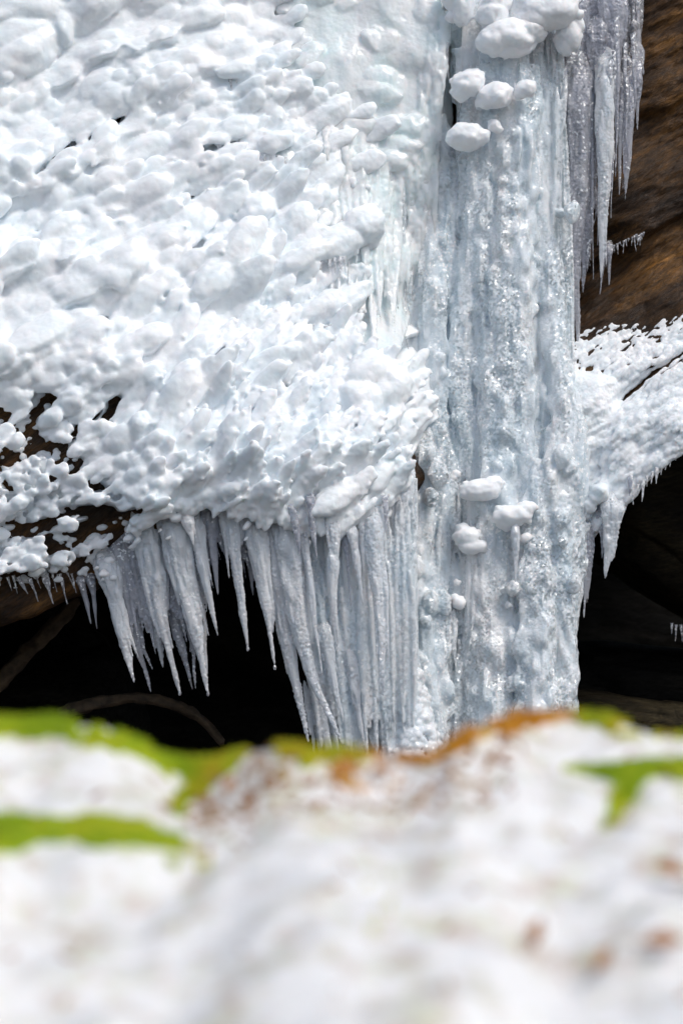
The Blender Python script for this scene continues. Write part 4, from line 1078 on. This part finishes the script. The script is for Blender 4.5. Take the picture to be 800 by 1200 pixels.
def moss(poly, label, mat, n=9000, hgt=.011, sparse=0.0, dr=(3.0, 4.15), kind=None, patchy=1.0):
    """a mat of short upright shoots growing on the bank inside poly"""
    us = [p[0] for p in poly]
    N = n * 14; rr = np.random.default_rng(int(abs(us[0])) + len(label))
    D = rr.uniform(*dr, N); U = rr.uniform(min(us) - 5, max(us) + 5, N); X = (U - 400) * K * D / D0
    Z = bank_z(X, D); u, v = bank_px(X, D, Z)
    w = (6 + 10 * patchy) * fbm(np.stack([u * .05, v * .05, 0 * u], -1), 3, 71); w2 = fbm(np.stack([u * .035, v * .035, 0 * u + 5], -1), 3, 77)
    w3 = fbm(np.stack([X * 22, D * 22, 0 * X], -1), 3, 79)
    ok = in_poly(u + w, v + w, poly) & (w2 > sparse - .9) & (w3 > -.52 + .24 * patchy + .45 * sparse + patchy * .25 * np.clip((v - CREST(u) - 16) / 30, 0, 1))
    X, D, Z = X[ok][:n], D[ok][:n], Z[ok][:n]
    n = len(X)
    if n == 0: return
    o0 = np.array([X.mean(), CAMY + D.mean(), Z.mean()])
    base = np.stack([X, CAMY + D, Z], -1) - o0
    # each shoot: three-sided little spire
    cl = fbm(np.stack([X * 14, D * 14, 0 * X], -1), 3, 91)
    h = hgt * rr.uniform(.5, 1.4, n) * (1.1 + 1.1 * cl); a = rr.uniform(0, 6.283, n); w = hgt * .28
    lean = np.stack([rr.normal(0, .45, n), rr.normal(0, .45, n), np.ones(n)], -1)
    tip = base + lean * h[:, None] + np.array([0, 0, .003])
    vs = []
    for k in range(3):
        an = a + k * 2.094
        vs.append(base + np.stack([np.cos(an) * w, np.sin(an) * w, 0 * an - .004], -1))
    V = np.stack(vs + [tip], 1).reshape(-1, 3)
    b = np.arange(n) * 4
    F = np.concatenate([np.stack([b + k, b + (k + 1) % 3, b + 3], -1) for k in range(3)])
    g = Geo(); g.add(V, F); me = g.mesh('moss_patch'); smooth(me, False)
    o = link('moss_patch', me, mat); o.location = o0; tag(o, label, 'moss', 'moss patches on the snowy bank', kind)
moss([(-60,835),(0,830),(100,830),(170,855),(225,885),(240,900),(232,925),(205,915),(180,900),(160,885),(110,880),(60,860),(0,862),(-60,870)], 'bright green moss capping the lower snowy mound', M_MOSS, 16000)
moss([(236,890),(262,876),(330,865),(420,875),(440,895),(380,892),(310,893),(268,905),(245,930),(222,965),(208,965),(222,930)], 'yellow-green moss along the dip where the two mounds meet', M_MOSSY, 14000)
moss([(400,875),(470,882),(515,872),(535,850),(600,835),(665,832),(675,842),(600,846),(560,866),(525,886),(480,896),(420,890)], 'orange-brown moss along the crest in front of the ice column', M_MOSSO, 12000)
moss([(655,830),(700,836),(760,846),(800,852),(800,868),(750,864),(720,862),(680,848)], 'mixed green and rust moss on the crest before the cave slabs', M_MOSSY, 6000)
moss([(-40,965),(40,958),(110,958),(180,975),(215,985),(200,998),(130,992),(60,990),(0,1002),(-40,1005)], 'green moss band on the step of the lower mound', M_MOSS, 14000, .012, -.1, patchy=.2)
moss([(190,1000),(225,998),(246,1008),(230,1020),(200,1018)], 'small yellow-green tuft at the end of the green band', M_MOSSY, 1500)
moss([(655,900),(720,897),(800,893),(850,890),(850,912),(760,912),(740,935),(722,965),(704,975),(716,945),(730,918),(690,910)], 'forked green moss strip in the snow below the rust crest', M_MOSS, 11000, .012, -.1, patchy=0)
moss([(330,912),(400,902),(470,905),(465,925),(400,920),(345,928)], 'sparse rusty moss in the snow below the orange crest', M_MOSSO, 1600, .008, .6, kind='stuff')
moss([(430,1040),(462,1030),(455,1060),(432,1100),(425,1080)], 'faint olive moss showing through deep snow', M_MOSSY, 130, .010, .5, (2.4, 3.9), kind='stuff')

def litter():
    """countless bits of bark, needles and leaf showing through the thin snow"""
    rr = np.random.default_rng(5); g = Geo()
    for _ in range(900):
        near = rr.random() < .72
        if near: u, v = rr.uniform(225, 600), 886 + rr.exponential(28)
        else: u, v = rr.uniform(-60, 860), rr.uniform(880, 1190)
        if vnoise(np.array([u * .03, v * .045, 3.3]), 15) < (.05 if near else .22): continue
        d = rr.uniform(2.3, 3.98); X = (u - 400) * K * d / D0
        if near: d = 3.97 - abs(rr.normal(0, .22))
        X = (u - 400) * K * d / D0; z = float(bank_z(np.array([X]), np.array([d]))[0])
        L = rr.uniform(.006, .018); q = rr.uniform(0, 6.28); h = rr.uniform(.3, 1.0)
        blob(g, np.array([X, CAMY + d, z + L * .25]), np.array([math.cos(q) * L, math.sin(q) * L * .5, L * h * .6]), np.array([-math.sin(q) * L * .3, math.cos(q) * L * .3, L * .2]), np.array([0, 0, L * .3]), 1, .3, 0, int(_))
    me = g.mesh('leaf_litter'); tag(link('leaf_litter', me, M_LEAF), 'rusty bits of leaf and bark showing through the thin snow', 'leaf litter', kind='stuff')
litter()

def leaf(u, v, L, rot, label, curl=.35):
    # find the spot on the bank that the ray meets
    ds = np.linspace(1.6, 4.0, 800); X = (u - 400) * K * ds / D0; Z = bank_z(X, ds); vv = bank_px(X, ds, Z)[1]
    i = int(np.argmin(np.abs(vv - v))); c = np.array([X[i], CAMY + ds[i], Z[i] + .006])
    t = np.linspace(0, 1, 17); s = np.linspace(-1, 1, 9); T, S = np.meshgrid(t, s, indexing='ij')
    wd = .36 * np.sin(np.pi * T ** .8) ** .8 * (1 + .12 * np.sin(T * 40)) + .01
    x = (T - .5) * L; y = S * wd * L * .6; z = curl * L * (S ** 2) * .3 + .12 * L * np.sin(T * 4) + .03 * L
    c_, s_ = math.cos(rot), math.sin(rot)
    ct, st_ = math.cos(.9), math.sin(.9); x2, y2 = x * c_ - y * s_, x * s_ + y * c_
    top = np.stack([x2, y2 * ct - z * st_, y2 * st_ + z * ct + .3 * L], -1).reshape(-1, 3)      # propped up on the snow
    idx = np.arange(17 * 9).reshape(17, 9); q = np.stack([idx[:-1, :-1], idx[1:, :-1], idx[1:, 1:], idx[:-1, 1:]], -1).reshape(-1, 4)
    g = Geo(); g.add(np.concatenate([top, top - [0, 0, .0012]]), np.concatenate([q, q[:, ::-1] + len(top)]))
    gs = Geo(); e_ = top[4]; tube(gs, np.array([e_, e_ + (e_ - top[4 + 9]) * 2.5]), [.0015, .001], 6, .004, .05)
    me = g.mesh('fallen_leaf'); smooth(me); o = link('fallen_leaf', me, M_LEAF); o.location = c
    tag(o, label, 'leaf', 'dead leaves on the snowy bank')
    sm = gs.mesh('stalk'); smooth(sm); link('stalk', sm, M_LEAF, o)
leaf(778, 1122, .060, .1, 'reddish-brown dead leaf lying flat near the frame edge')
leaf(628, 1108, .050, 1.3, 'dark upright dead leaf poking from the snow')
leaf(270, 933, .045, 1.2, 'rust leaf on the snow just below the yellow-green moss')
leaf(447, 916, .045, .3, 'orange leaf below the crest of orange moss')
leaf(785, 1038, .055, -.3, 'faded brown leaf half buried below the forked moss strip')
leaf(706, 1140, .045, .9, 'small grey-brown leaf between the flat and the upright leaves')

# ------------------------------------------------------------------ light, sky, camera
SUN_EL, SUN_AZ = math.radians(56), math.radians(50)    # azimuth measured from straight behind the camera towards the right
w = bpy.data.worlds.new('World'); scn.world = w; w.use_nodes = True
nt = w.node_tree; bg = nt.nodes['Background']
sky = nt.nodes.new('ShaderNodeTexSky'); sky.sky_type = 'NISHITA'; sky.sun_disc = False
sky.sun_elevation = SUN_EL; sky.sun_rotation = math.pi - SUN_AZ; sky.altitude = 400; sky.dust_density = 3.0
hs = nt.nodes.new('ShaderNodeHueSaturation'); hs.inputs['Saturation'].default_value = .7
nt.links.new(sky.outputs[0], hs.inputs['Color']); nt.links.new(hs.outputs[0], bg.inputs['Color'])
bg.inputs['Strength'].default_value = .13
sl = bpy.data.lights.new('sun', 'SUN'); sl.energy = 1.45; sl.angle = math.radians(15); sl.color = (1, .96, .90)
so = bpy.data.objects.new('sun', sl); COL.objects.link(so)
sd = np.array([math.sin(SUN_AZ) * math.cos(SUN_EL), -math.cos(SUN_AZ) * math.cos(SUN_EL), math.sin(SUN_EL)])
from mathutils import Vector
so.rotation_euler = Vector(sd).to_track_quat('Z', 'Y').to_euler(); so.location = Vector(sd) * 30

cam = bpy.data.cameras.new('camera'); co_ = bpy.data.objects.new('camera', cam); COL.objects.link(co_)
co_.location = (0, -D0, 0); co_.rotation_euler = (math.pi / 2, 0, 0)
cam.sensor_fit = 'VERTICAL'; cam.sensor_height = 36; cam.sensor_width = 24
cam.lens = 18 / (600 * K / D0)
cam.clip_start = .1; cam.clip_end = 400
cam.dof.use_dof = True; cam.dof.focus_distance = D0 - .2; cam.dof.aperture_fstop = 1.5
scn.camera = co_
vs = scn.view_settings; vs.view_transform = 'Standard'; vs.look = 'None'; vs.gamma = 1; vs.exposure = 0.27
try: vs.use_curve_mapping = False
except Exception: pass
scn.cycles.use_denoising = True
scn.cycles.use_adaptive_sampling = True; scn.cycles.adaptive_threshold = .035
scn.cycles.max_bounces = 12; scn.cycles.transmission_bounces = 6; scn.cycles.diffuse_bounces = 6; scn.cycles.sample_clamp_indirect = 6
